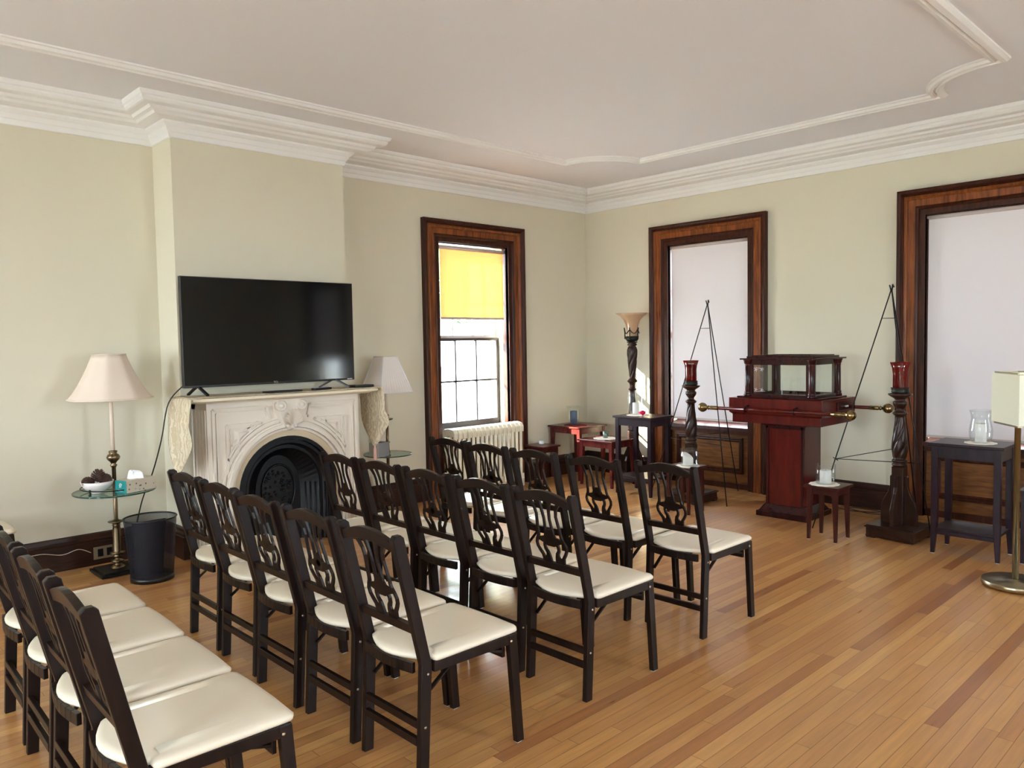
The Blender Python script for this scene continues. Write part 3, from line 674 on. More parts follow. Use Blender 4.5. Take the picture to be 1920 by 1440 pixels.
def doily(x,y,z,r,label,mat='doily',cat='doily'):
    m=MB();n=48;vs=[(r*(1+.045*math.cos(12*2*PI*k/n))*math.cos(2*PI*k/n),r*(1+.045*math.cos(12*2*PI*k/n))*math.sin(2*PI*k/n),.0) for k in range(n)]
    m.add(vs+[(a*.97,b*.97,.003) for a,b,_ in vs],[tuple(range(n)),tuple(range(n,2*n))]+[(k,(k+1)%n,n+(k+1)%n,n+k) for k in range(n)])
    o=m.build('doily',M[mat]);o.location=(x,y,z+.0005);return tag(o,label,cat)
def vessel(name,prof,x,y,z,label,mat='glass',cat='glass',n=28,th=.003):
    m=MB();p=prof+[(max(r-th,.001),zz if i else zz+th) for i,(r,zz) in list(enumerate(prof))[::-1]]
    p=[(0.0005,prof[0][1])]+p+[(0.0005,prof[0][1]+th)]
    m.lathe(p,n=n,cap=False);o=m.build(name,M[mat]);o.location=(x,y,z);return tag(o,label,cat)
def candle(r,h,x,y,z,label,mat='candle',slump=0,cat='candle'):
    t=thing('candle',label,cat,(x,y,z));m=MB()
    def fn(rr,zz,a): return rr*(1+.03*math.sin(3*a)*slump)
    m.lathe([(r,0),(r,h*.5),(r*.99,h*.97),(r*.9,h),(r*.7,h*.97),(0.001,h*.955)],n=20,fn=fn,cap=True);o=m.build('wax',M[mat],t)
    if slump:
        for v in o.data.vertices:
            if v.co.z>h*.6: v.co.z-=slump*(v.co.x/r*.5+.5)*h*.45*(v.co.z/h-.6)/.4;v.co.x-=slump*.008
    MB().tube([(0,0,h*.93),(.001,0,h*1.03)],.0012,5).build('wick',M['blackp'],t);return t
# hurricane lamps
hur=[(.045,0),(.058,.012),(.064,.05),(.066,.09),(.060,.13),(.054,.17),(.056,.20),(.068,.235)]
doily(-1.615,6.07,.79,.10,'cream doily under the glass hurricane on the tall table left of the brass lamp')
vessel('hurricane_glass',[(r*1.12,z*.97) for r,z in hur],-1.615,6.07,.794,'clear glass hurricane around a white candle, left of the brass lamp',cat='hurricane glass')
candle(.036,.13,-1.615,6.07,.798,'white pillar candle inside the hurricane left of the brass lamp')
doily(-4.75,6.31,.79,.11,'cream doily on the tall plum table in front of the torchiere')
vessel('hurricane_glass',[(.05,0),(.052,.01),(.078,.04),(.085,.08),(.086,.15),(.082,.2),(.092,.235)],-4.80,6.35,.794,'tall clear hurricane glass around a white candle in front of the torchiere',cat='hurricane glass')
candle(.034,.115,-4.80,6.35,.798,'white pillar candle inside the hurricane in front of the torchiere')
rs=thing('rose','bright pink artificial rose lying beside the hurricane near the torchiere','flower',(-4.655,6.27,.82))
m_=MB()
for L_ in range(4):
    for k_ in range(5):
        a=k_*2*PI/5+L_*.6;r0=.008+.009*L_
        c_=Vector((math.cos(a)*r0,math.sin(a)*r0,.012-L_*.004));u_=Vector((-math.sin(a),math.cos(a),0))*.014;w_=Vector((math.cos(a)*.35,math.sin(a)*.35,1)).normalized()*.02
        m_.add([c_-u_-w_*.6,c_+u_-w_*.6,c_+u_*1.1+w_*.5,c_+w_*.8,c_-u_*1.1+w_*.5,c_*.6-w_*.4],[(0,1,2,3,4),(0,5,1)],0,True)
m_.lathe([(.006,-.024),(.014,-.012),(.012,.0),(0,.004)],n=8)
m_.build('petals',M['rose'],rs)
nk=MB();n=24;nk.add([(.085*(1+.12*math.sin(5*k*2*PI/n))*math.cos(k*2*PI/n),.085*(1+.12*math.sin(5*k*2*PI/n))*math.sin(k*2*PI/n),.001) for k in range(n)]+[(.083*(1+.12*math.sin(5*k*2*PI/n))*math.cos(k*2*PI/n),.083*(1+.12*math.sin(5*k*2*PI/n))*math.sin(k*2*PI/n),.005+.003*math.sin(k*2.1)) for k in range(n)],[tuple(range(n)),tuple(range(n,2*n))]+[(k,(k+1)%n,n+(k+1)%n,n+k) for k in range(n)])
o=nk.build('napkin',M['rednapkin']);o.location=(-5.80,6.55,.6005);o.scale=(1.6,1.2,1);tag(o,'dark red napkin under the blue candle on the corner table','napkin')
vessel('hurricane_glass',[(.05,0),(.06,.02),(.066,.07),(.068,.13),(.07,.17),(.09,.205)],-5.84,6.57,.609,'flared clear glass around the blue candle on the corner table',cat='hurricane glass')
candle(.042,.145,-5.84,6.57,.613,'blue-grey pillar candle on the corner table','bluecandle')
doily(-5.28,6.45,.50,.13,'white doily under the small green glass on the cherry table')
vessel('votive_glass',[(.024,0),(.028,.01),(.034,.07)],-5.29,6.46,.504,'small green glass votive on the cherry table','frost','candle holder')
jr=thing('jar','tiny clear jar with white label on the low stool right of the radiator','jar',(-5.87,6.07,.4205))
m_=MB().lathe([(.024,0),(.027,.006),(.027,.045),(.018,.056),(.018,.066),(.0,.066)],n=16);m_.build('glass_body',M['glass'],jr)
MB().lathe([(.0276,.012),(.0276,.04)],n=16,cap=False).build('paper_label',M['label'],jr)
cyl=[(.050,0),(.0525,.004),(.053,.06),(.0535,.15)]
doily(-3.87,5.87,.42,.105,'cream doily under the sunken candle on the stool by the left candle stand')
vessel('glass_cylinder',[(r*1.5,z) for r,z in cyl],-3.86,5.88,.424,'wide clear glass cylinder around the sunken candle by the left candle stand',cat='candle glass')
candle(.045,.115,-3.87,5.875,.428,'white candle melted down on one side, by the left candle stand',slump=1)
doily(-2.60,5.80,.42,.11,'cream doily under the candle on the stool right of the red pedestal')
vessel('glass_cylinder',[(r*1.35,z) for r,z in cyl],-2.595,5.81,.424,'clear glass cylinder around the candle on the stool right of the red pedestal',cat='candle glass')
candle(.043,.10,-2.595,5.81,.428,'white pillar candle in the cylinder right of the red pedestal')

# ------------------------------------------------------------------ turned candle stands and the torchiere
def stand(name,label,cat,x,y,rz,upper):
    t=thing(name,label,cat,(x,y,0),rz)
    b=MB();b.box(-.175,.175,-.175,-.155,.012,.078).box(-.175,.175,.155,.175,.012,.078).box(-.175,-.155,-.175,.175,.012,.078).box(.155,.175,-.175,.175,.012,.078)
    b.box(-.165,.165,-.165,.165,.045,.078)
    for sx in(-1,1):
        for sy in(-1,1): b.box(sx*.175 if sx<0 else .11,-.11 if sx<0 else .175,sy*.175 if sy<0 else .11,-.11 if sy<0 else .175,0,.012)
    b.box(-.185,.185,-.185,.185,.078,.09).box(-.175,.175,-.175,.175,.09,.098)
    b.build('plinth',M['turned'],t,.003)
    MB().box(-.043,.043,-.043,.043,.098,.545).build('block',M['turned'],t,.004)
    for k in range(4):
        a=k*PI/2;f=MB();pl=[(.043,.098),(.135,.098),(.135,.225),(.118,.275),(.082,.34),(.066,.39),(.066,.465),(.058,.475),(.043,.475)]
        c,s_=math.cos(a),math.sin(a)
        f.prism(pl,lambda r,z:(c*r-s_*-.013,s_*r+c*-.013,z),lambda r,z:(c*r-s_*.013,s_*r+c*.013,z));f.build('bracket',M['turned'],t,.002)
    if upper=='votive':
        pr=[(.040,.545),(.052,.552),(.056,.562),(.050,.570),(.044,.574),(.050,.582),(.056,.590),(.050,.600),(.042,.606),(.048,.62),(.054,.65),(.056,.69),(.054,.74),(.047,.80),(.039,.86),(.034,.91),(.034,.935),(.046,.943),(.054,.955),(.046,.966),(.030,.975),(.028,.99),(.036,1.0),(.046,1.015),(.052,1.03),(.050,1.045),(.036,1.055),(.042,1.068),(.070,1.085),(.086,1.098),(.084,1.106),(.05,1.112),(.0,1.112)]
        z0,z1=.61,.93
    else:
        pr=[(.040,.545),(.052,.552),(.056,.562),(.044,.574),(.056,.590),(.042,.606),(.050,.64),(.052,.68),(.046,.76),(.034,.88),(.028,.96),(.030,.99),(.042,1.0),(.046,1.01),(.034,1.02),(.030,1.05),(.036,1.075),(.056,1.09),(.058,1.10),(.044,1.115),(.030,1.13),(.034,1.16),(.040,1.22),(.050,1.32),(.056,1.40),(.055,1.44),(.046,1.472),(.036,1.482),(.052,1.492),(.054,1.502),(.040,1.512),(.058,1.522),(.060,1.53),(.0,1.53)]
        z0,z1=1.14,1.46
    def fn(r,z,a):
        if z0<z<z1: return r*(1+.03-.20*max(0,math.cos(4*(a-(z-z0)*11)))**3)
        return r
    pr2=[]
    for a,b_ in zip(pr,pr[1:]):
        n=max(1,int((b_[1]-a[1])/.010)) if (a[1]>=z0-.01 and b_[1]<=z1+.01) else 1
        for i in range(n): pr2.append((a[0]+(b_[0]-a[0])*i/n,a[1]+(b_[1]-a[1])*i/n))
    pr2.append(pr[-1]);MB().lathe(pr2,n=40,fn=fn).build('turned_column',M['turned'],t)
    if upper=='votive':
        MB().lathe([(.058,1.112),(.066,1.118),(.062,1.125),(.064,1.145),(.067,1.150),(.060,1.152),(.056,1.12)],n=28,cap=False).build('gallery',M['bronze'],t)
        m_=MB();o_=[(.048,1.122),(.053,1.135),(.053,1.26),(.058,1.30),(.073,1.345)];m_.lathe([(.001,1.122)]+o_+[(r-.003,z) for r,z in o_[::-1]]+[(.001,1.126)],n=32,cap=False)
        m_.build('votive_shade',M['red'],t)
    else:
        g=MB();g.lathe([(.03,1.53),(.055,1.536),(.070,1.555),(.074,1.59),(.070,1.59),(.05,1.545)],n=28,cap=False)
        for k in range(5):
            a0=2*PI*k/5;pts=[(.077*math.cos(a0),.077*math.sin(a0),1.56),(.078*math.cos(a0),.078*math.sin(a0),1.63),(.084*math.cos(a0),.084*math.sin(a0),1.685)];g.tube(pts,.006,6)
            pts=[(.078*math.cos(a0+2*PI/5*i/8),.078*math.sin(a0+2*PI/5*i/8),1.665-.045*math.sin(PI*i/8)) for i in range(9)];g.tube(pts,.005,6)
        g.build('crown_holder',M['bronze'],t)
        o_=[(.05,1.56),(.056,1.60),(.060,1.66),(.070,1.72),(.090,1.77),(.125,1.81),(.175,1.842)]
        def wf(r,z,a): return r*(1+.05*(r/.175)**3*math.sin(7*a))
        m_=MB();m_.lathe(o_+[(r-.003,z+.002) for r,z in o_[::-1]],n=56,fn=wf,cap=False);m_.build('glass_shade',M['amber'],t)
    return t
stand('candle_stand','turned dark wood candle stand with red glass, right of the red pedestal','candle stand',-2.205,6.225,-.05,'votive')
stand('candle_stand','turned dark wood candle stand with red glass, left of the red pedestal','candle stand',-4.14,6.34,0,'votive')
stand('torchiere_lamp','tall turned wood torchiere with flared amber glass shade, by the far corner','floor lamp',-5.235,6.868,0,'torch')

# ------------------------------------------------------------------ wire easels
def easel(label,top,fr,fl,rear,knz):
    t=thing('easel',label,'easel',(top[0],top[1],0));o_=Matrix.Translation((-top[0],-top[1],0))
    T_=Vector(top)
    def leg(f): return MB().tube([T_,Vector((*f,0.004))],.0048,6).build('leg',M['blackwire'],t,xf=o_)
    leg(fr);leg(fl);leg(rear)
    h=MB();h.tube([T_+Vector((0,0,-.03)),T_+Vector((-.012,-.01,.03))],.005,6);h.tube([T_+Vector((0,0,-.03)),T_+Vector((.012,-.005,.035)),T_+Vector((.022,-.01,.01))],.006,6)
    h.build('top_hook',M['blackwire'],t,xf=o_)
    def at(f,z): F=Vector((*f,0));return F+(T_-F)*(z/T_.z)
    zc_=T_.z-.24
    MB().tube([at(fl,zc_),at(fr,zc_)],.003,6).build('crossbar',M['blackwire'],t,xf=o_)
    b=MB();b.tube([at(fl,knz),at(rear,knz+.06)],.003,6);b.tube([at(fl,knz),at(fr,knz-.0)],.003,6);b.tube([at(fl,knz)+Vector((-.015,-.01,.012)),at(fl,knz)+Vector((.015,.01,-.012)),at(fl,knz)+Vector((.01,-.02,.01)),at(fl,knz)+Vector((-.012,.012,-.01))],.004,6)
    b.build('stay_wires',M['blackwire'],t,xf=o_)
easel('black wire tripod easel between the glass case and the right window',(-2.42,6.62,1.93),(-1.985,6.27),(-2.80,6.03),(-2.33,6.99),.56)
easel('black wire tripod easel in front of the shaded window left of the glass case',(-4.13,6.62,1.89),(-3.735,6.30),(-4.75,6.55),(-4.04,7.03),.55)

# ------------------------------------------------------------------ pedestal and reliquary case
pd=thing('pedestal','square cherry red pedestal with stepped foot under the glass case','pedestal',(-3.15,6.42,0))
MB().box(-.165,.165,-.165,.165,.10,.80).build('shaft',M['mahog'],pd,.003)
MB().hexa([(-.23,-.24,0),(.23,-.24,0),(.23,.24,0),(-.23,.24,0)],[(-.23,-.24,.045),(.23,-.24,.045),(.23,.24,.045),(-.23,.24,.045)]).hexa([(-.215,-.225,.045),(.215,-.225,.045),(.215,.225,.045),(-.215,.225,.045)],[(-.18,-.18,.105),(.18,-.18,.105),(.18,.18,.105),(-.18,.18,.105)]).build('foot',M['mahogdark'],pd,.004)
fr_=MB()
for sg in(-1,1): fr_.box(sg*.168-.02,sg*.168+.008*0+.0,-.178,-.158,.105,.79) if sg>0 else fr_.box(-.168,-.145,-.178,-.158,.105,.79)
fr_.box(-.168,.168,-.178,-.158,.765,.79);fr_.box(.158,.178,-.168,.168,.765,.79).box(-.178,-.158,-.168,.168,.765,.79)
fr_.build('face_frame',M['mahogdark'],pd,.002)
MB().box(-.20,.20,-.20,.20,.79,.815).build('cap',M['mahogdark'],pd,.003)
ak=thing('display_case','red mahogany reliquary case with glass sides, brass knobs and carrying poles','display case',(-3.165,6.42,.815))
b=MB()
a0,a1,b0,b1=-.43,.41,-.32,.32
def rc_(i,z): return [(a0+i,b0+i,z),(a1-i,b0+i,z),(a1-i,b1-i,z),(a0+i,b1-i,z)]
b.hexa(rc_(.022,0),rc_(.022,.07));b.hexa(rc_(.022,.07),rc_(.0,.09));b.hexa(rc_(0,.09),rc_(0,.215))
b.build('body',M['mahog'],ak,.004)
MB().box(a0-.08,a0-.001,-.12,.14,.12,.19).build('drawer',M['mahogdark'],ak,.003)
d=MB().box(a1-.001,a1+.012,-.05,.22,.115,.185).build('drawer',M['mahogdark'],ak,.003)
for dy in(.075,.105): MB().lathe([(.0,.022),(.008,.018),(.009,.012),(.004,.004),(.004,0)][::-1],(a1+.012,dy,.15),12,axis='x').build('knob',M['silver'],d)
sc_=MB();sc_.box(a0+.05,a1-.05,b0+.05,b1-.05,.215,.228);sc_.build('platform',M['mahogdark'],ak,.003)
vx0,vx1,vy0,vy1=-.29,.285,-.235,.255
for x in(vx0,vx1):
    for y in(vy0,vy1):
        MB().lathe([(.036,.228),(.036,.244),(.030,.25),(.030,.256),(.034,.262),(.027,.27),(.0255,.49),(.028,.495),(.028,.50),(.026,.504),(.033,.512),(.036,.53),(.040,.536),(.040,.545),(0,.545)],(x,y,0),20).build('column',M['mahogdark'],ak)
tp=MB().box(vx0-.055,vx1+.055,vy0-.05,vy1+.05,.545,.558).box(vx0+.0,vx1-.0,vy0+.0,vy1-.0,.50,.545).box(vx0-.01,vx1+.01,vy0-.01,vy1+.01,.558,.575)
tp.box(vx0+.03,vx1-.03,vy0+.02,vy0+.045,.575,.583).box(vx0+.03,vx1-.03,vy1-.045,vy1-.02,.575,.583).box(vx0+.02,vx0+.045,vy0+.02,vy1-.02,.575,.583).box(vx1-.045,vx1-.02,vy0+.02,vy1-.02,.575,.583)
tp.build('canopy',M['mahogdark'],ak,.002)
fm=MB()
for y in (vy0,vy1): fm.box(vx0+.025,vx1-.025,y-.012,y+.012,.228,.25)
for x in (vx0,vx1): fm.box(x-.012,x+.012,vy0+.025,vy1-.025,.228,.25)
for x in (vx0+.035,vx1-.035):
    for y in(vy0,vy1): fm.box(x-.012,x+.012,y-.010,y+.010,.25,.50)
for y in (vy0+.035,vy1-.035):
    for x in(vx0,vx1): fm.box(x-.010,x+.010,y-.012,y+.012,.25,.50)
fm.build('glazing_frame',M['mahogdark'],ak)
for nm_,bx in (('glass_pane',(vx0+.04,vx1-.04,vy0-.002,vy0+.002)),('glass_pane',(vx0+.04,vx1-.04,vy1-.002,vy1+.002)),('glass_pane',(vx0-.002,vx0+.002,vy0+.04,vy1-.04)),('glass_pane',(vx1-.002,vx1+.002,vy0+.04,vy1-.04))):
    MB().box(*bx,.25,.50).build(nm_,M['glass'],ak)
et=MB()
for x in (vx0+.075,vx0+.13):
    for z in (.285,.46):
        for k in range(5):
            a=k*2*PI/5;et.tube([(x,vy0-.0035,z),(x+.018*math.cos(a),vy0-.0035,z+.018*math.sin(a))],.0018,5)
et.tube([(vx0+.06,vy0-.0035,.27),(vx0+.16,vy0-.0035,.275)],.0015,5).tube([(vx0+.06,vy0-.0035,.475),(vx0+.15,vy0-.0035,.47)],.0015,5);et.build('etched_flowers',M['label'],ak)
MB().box(-.09,-.084,-.02,-.014,.228,.37).box(-.09,-.06,-.02,-.014,.364,.37).box(.14,.17,-.02,-.014,.364,.37).build('inner_bracket',M['silver'],ak)
for yy,xa,xb in ((b0-.055,-.66,.66),(b1+.055,-.66,.66)):
    p=MB().tube([(xa+.10,yy,.120),(xb-.10,yy,.120)],.0155,14).build('carrying_pole',M['mahog'],ak)
    for s_,xe in ((-1,xa),(1,xb)):
        MB().lathe([(.0,-.042),(.016,-.039),(.030,-.030),(.040,-.013),(.042,.0),(.040,.013),(.030,.030),(.016,.038),(.012,.048),(.018,.056),(.020,.062),(.012,.070),(.018,.078),(.0185,.15),(0,.15)],(0,0,0),20,axis='x').build('brass_finial',M['gold'],p,xf=Matrix.Translation((xe,yy,.120))@Matrix.Scale(-s_,4,(1,0,0)))
    for xx in (-.24,.20):
        q=MB();yw=b0 if yy<0 else b1
        q.tube([(xx,yy+.021*math.cos(a*PI/8),.120+.021*math.sin(a*PI/8)) for a in range(16)],.006,6,closed=True);q.tube([(xx,yy,.141),(xx,yw,.15)],.009,8);q.build('pole_ring',M['mahogdark'],ak)

# ------------------------------------------------------------------ lamps
def glasstop(t,x,y,z,r,th=.010):
    g=MB().lathe([(r*.998,z),(r*.998,z+th)],(x,y,0),48).build('glass_top',M['tableglass'],t)
    MB().lathe([(r-.003,z-.0003),(r,z+.001),(r,z+th-.001),(r-.003,z+th+.0003)],(x,y,0),48,cap=False).build('glass_edge',M['glassedge'],g)
L1=(-5.76,1.695)
t=thing('floor_lamp','floor lamp with cream bell shade and round glass table, left of the mantelpiece','floor lamp',(*L1,0))
MB().box(-.145,.145,-.145,.145,.004,.022).box(-.125,.125,-.125,.125,.022,.032).lathe([(.012,0),(.014,.004)],(-.12,-.12,0),8).build('base',M['darkbase'],t,.004)
MB().lathe([(.05,.032),(.048,.038),(.030,.05),(.018,.058),(.03,.066),(.044,.076),(.045,.084),(.022,.090),(.020,.10),(.030,.108),(.030,.116),(.022,.122),(.030,.128),(.048,.132),(.05,.138),(.032,.142),(.030,.15),(.026,.30),(.022,.32),(.028,.326),(.022,.332),(.030,.345),(.052,.350),(.054,.356),(.024,.362),(.0135,.37),(.0135,.73),(.020,.74),(.024,.748),(.015,.755),(.022,.77),(.036,.785),(.042,.802),(.036,.818),(.022,.828),(.028,.838),(.028,.846),(.013,.85)],n=24,fn=lambda r,z,a:r*(1+(.06*math.cos(8*a) if .15<z<.31 else (.05*math.cos(10*a) if .775<z<.825 else 0)))).build('brass_column',M['brass'],t)
MB().lathe([(.0125,.85),(.0125,1.30)],n=14).build('candle_sleeve',M['sleeve'],t)
glasstop(t,0,0,.563,.262)
rl=MB()
pa=[(-.21*math.sin(a),-.0+.21*math.cos(a),.600) for a in [PI*2*i/40 for i in range(41)]];rl.tube(pa[:-1],.004,6,closed=True)
rl.build('gallery_rail',M['bronze'],t)
for k in range(4):
    a=.5+k*PI/2;MB().lathe([(.008,.573),(.010,.578),(.005,.585),(.007,.595),(.009,.602),(.005,.610),(0,.612)],(.21*math.cos(a),.21*math.sin(a),0),10).build('gallery_post',M['bronze'],t)
sp_=[(.262,1.205),(.261,1.21),(.232,1.245),(.198,1.30),(.165,1.365),(.135,1.43),(.115,1.48),(.105,1.514)]
def sf(r,z,a): return r*(1-.018*math.cos(8*a)*1)*(1-.02*abs(math.cos(4*a))**.5)
o=MB().lathe(sp_,n=64,fn=sf,cap=False).build('lamp_shade',M['shade1'],t);md=o.modifiers.new('s','SOLIDIFY');md.thickness=.003
MB().lathe([(.263,1.203),(.266,1.205),(.266,1.213),(.262,1.215)],n=64,fn=sf,cap=False).lathe([(.105,1.508),(.108,1.508),(.108,1.517),(.104,1.517)],n=64,fn=sf,cap=False).build('shade_piping',M['sleeve'],t)
L2=(-5.80,4.0)
t=thing('floor_lamp','floor lamp with white pleated square shade and glass table, right of the mantelpiece','floor lamp',(*L2,0))
MB().box(-.13,.13,-.13,.13,.004,.022).box(-.11,.11,-.11,.11,.022,.032).box(-.02,.02,-.02,.02,0,.004).build('base',M['darkbase'],t,.004)
MB().lathe([(.045,.032),(.02,.06),(.036,.08),(.018,.10),(.014,.14),(.014,.53),(.026,.54),(.026,.552),(.014,.565),(.030,.575),(.030,.582),(.018,.60),(.016,.66),(.026,.665),(.026,.672),(.014,.68),(.0125,.72),(.0125,.855),(.018,.862),(.050,.870),(.056,.882),(.050,.884),(.020,.878),(.022,.915),(.014,.92)],n=20).build('brass_column',M['brass'],t)
MB().lathe([(.0125,.92),(.0125,1.25)],n=14).build('candle_sleeve',M['sleeve'],t)
glasstop(t,0,0,.553,.218)
def sqshade(ab,at,bb,bt,z0,z1,seg=22):
    m=MB();bot=[];top=[]
    cs=[(-1,-1),(1,-1),(1,1),(-1,1)]
    for i in range(4):
        c0,c1=cs[i],cs[(i+1)%4]
        for k in range(seg):
            f=k/seg;x=c0[0]+(c1[0]-c0[0])*f;y=c0[1]+(c1[1]-c0[1])*f;pl=1+(.012 if k%2 and seg>4 else 0)
            bot.append((x*ab*pl,y*bb*pl,z0));top.append((x*at*pl,y*bt*pl,z1))
    n=len(bot);m.add(bot+top,[(i,(i+1)%n,n+(i+1)%n,n+i) for i in range(n)]);return m
o=sqshade(.165,.07,.165,.07,1.118,1.437).build('lamp_shade',M['shade2'],t);md=o.modifiers.new('s','SOLIDIFY');md.thickness=.003
pp=MB()
for (a,z) in ((.168,1.118),(.072,1.437)): pp.tube([(-a,-a,z),(a,-a,z),(a,a,z),(-a,a,z)],.004,6,closed=True)
for sx in(-1,1):
    for sy in(-1,1): pp.tube([(sx*.168,sy*.168,1.118),(sx*.072,sy*.072,1.437)],.004,6)
pp.build('shade_piping',M['label'],t)
t=thing('floor_lamp','polished brass floor lamp with rectangular pale shade at the right picture edge','floor lamp',(-1.25,5.443,0),-.65)
MB().lathe([(.176,.010),(.180,.014),(.180,.036),(.176,.040),(.03,.046),(.022,.048),(.018,.05)],n=48).lathe([(.012,0),(.012,.010)],(.12,.05,0),10).lathe([(.012,0),(.012,.010)],(-.12,.05,0),10).lathe([(.012,0),(.012,.010)],(0,-.13,0),10).build('base',M['brightbrass'],t)
MB().lathe([(.017,.045),(.017,.985),(.021,.986),(.021,.998),(.012,1.0)],n=20).build('pole',M['brightbrass'],t)
# shade axes: long side runs along local x
o=sqshade(.175,.175,.075,.075,1.005,1.305,1).build('lamp_shade',M['shade3'],t);md=o.modifiers.new('s','SOLIDIFY');md.thickness=.003
fb=MB()
for z in (.998,1.312):
    for sy in(-1,1): fb.bar((-.15,sy*.066,z),(.15,sy*.066,z),.010,.010)
    fb.bar((0,-.066,z),(0,.066,z),.010,.008)
    for sx in(-1,1): fb.bar((sx*.15,-.066,z),(sx*.15,.066,z),.010,.008)
fb.tube([(0,0,.99),(0,0,1.318)],.006,8).build('shade_frame',M['brightbrass'],t)
t.rotation_euler=(0,0,math.atan2(-.794,.607))

# things on the glass table of the left lamp
TZ=.5745
bw=vessel('bowl',[(.035,0),(.040,.004),(.038,.012),(.072,.028),(.094,.058),(.102,.082)],-5.72,1.575,TZ,'white ceramic bowl of pine cones on the left glass table','ceramic','bowl',36,.005)
def pinecone(x,y,z,s,tilt,az,label):
    m=MB();n=86
    for i in range(n):
        f=i/(n-1);a=i*2.39996;h=-.032+.066*f;r=.026*math.sin(PI*(.12+.80*f))**.8+.002
        c=Vector((math.cos(a)*r,math.sin(a)*r,h));d=Vector((math.cos(a),math.sin(a),.25+1.0*f)).normalized();u=Vector((-math.sin(a),math.cos(a),0))
        L=.0165*(1.15-.45*f);w=.0068*(1.2-.5*f);e=c+d*L;th=Vector((0,0,.0018))
        m.add([c-u*w*.5-th,c+u*w*.5-th,e+u*w-th*.6,e-u*w-th*.6,c-u*w*.5+th,c+u*w*.5+th,e+u*w+th,e-u*w+th],[(0,3,2,1),(4,5,6,7),(0,1,5,4),(1,2,6,5),(2,3,7,6),(3,0,4,7)])
    m.lathe([(.002,-.036),(.016,-.028),(.022,-.005),(.014,.024),(.003,.038)],n=10)
    o=m.build('pine_cone',M['cone'],weld=False);o.location=(x,y,z);o.scale=(s,s,s);o.rotation_euler=(tilt*math.cos(az),tilt*math.sin(az),az);return tag(o,label,'pine cone')
pinecone(-5.705,1.515,TZ+.082,.95,1.35,.5,'brown pine cone lying at the left in the white bowl')
pinecone(-5.725,1.585,TZ+.112,1.12,.12,1.2,'largest brown pine cone standing upright atop the white bowl')
pinecone(-5.735,1.632,TZ+.082,1.0,.9,2.4,'brown pine cone at the right in the white bowl, beside the lamp stem')
tb=thing('tissue_box','tissue box with teal end and flower patterned sides on the left glass table','tissue box',(-5.62,1.79,TZ),.34)
MB().box(-.055,.055,-.115,.115,0,.085).build('carton',M['floral'],tb,.002)
MB().box(-.0555,.0555,-.117,-.1145,0.0,.0855).build('teal_end',M['teal'],tb)
lgm=MB();lgm.tube([(.0+.013*math.cos(a*PI/8),-.1175,.054+.013*math.sin(a*PI/8)) for a in range(14)],.0014,5)
lgm.tube([(-.014,-.1175,.036),(-.004,-.1175,.048),(.004,-.1175,.056),(.007,-.1175,.064)],.0014,5).tube([(.002,-.1175,.046),(.010,-.1175,.052)],.0012,5).tube([(-.006,-.1175,.050),(-.002,-.1175,.062)],.0012,5)
lgm.box(-.028,.028,-.1178,-.117,.021,.0225).box(-.02,.02,-.1178,-.117,.014,.0155);lgm.build('printed_mark',M['white'],tb)
ts=MB();vs=[]
for j in range(9):
    for i in range(13):
        u=i/12;v=j/8;vs.append((-.03+.06*u*(1-.35*v)+.014*math.sin(u*9)*v,-.045+.075*u+.02*v-.03*v*u+.010*math.cos(u*7)*v,.0845+.062*math.sin(v*PI*.62)*(1-.25*abs(u-.4))-.010*v*(u-.2)))
ts.add(vs,[(j*13+i,j*13+i+1,(j+1)*13+i+1,(j+1)*13+i) for j in range(8) for i in range(12)],0,True)
vs2=[(x+.022,y-.006,z*.96+.0) for x,y,z in vs];ts.add(vs2,[(j*13+i,j*13+i+1,(j+1)*13+i+1,(j+1)*13+i) for j in range(8) for i in range(12)],0,True)
ts.build('tissue',M['tissue'],tb)
bx=thing('box','small shiny silver box on the glass table right of the mantelpiece','box',(-5.72,3.855,.5635),.2)
MB().box(-.055,.055,-.07,.07,0,.125).build('carton',M['mirrorbox'],bx,.002);MB().box(-.05,.05,-.03,.03,.125,.129).build('opening',M['blackp'],bx)
# waste bin
wb=thing('waste_bin','black wire mesh waste bin in front of the left lamp','waste bin',(-5.40,1.80,0))
MB().lathe([(.132,.012),(.163,.415)],n=48,cap=False).build('mesh_wall',M['binmesh'],wb)
MB().lathe([(.0,.004),(.128,.004),(.136,.0),(.136,.035),(.133,.035),(.132,.010),(0,.010)],n=48,cap=False).build('base',M['blackp'],wb)
MB().tube([(.164*math.cos(a*PI/24),.164*math.sin(a*PI/24),.418) for a in range(48)],.0055,8,closed=True).build('rim',M['blackp'],wb)
br=MB();br.hexa([(-.07,-.09,.02),(-.055,-.09,.02),(-.055,.09,.02),(-.07,.09,.02)],[(-.010,-.115,.395),(.004,-.115,.395),(.004,.10,.395),(-.010,.10,.395)]);o=br.build('board',M['papers']);o.location=(-5.40,1.80,0);tag(o,'black board standing inside the wire mesh waste bin','board')

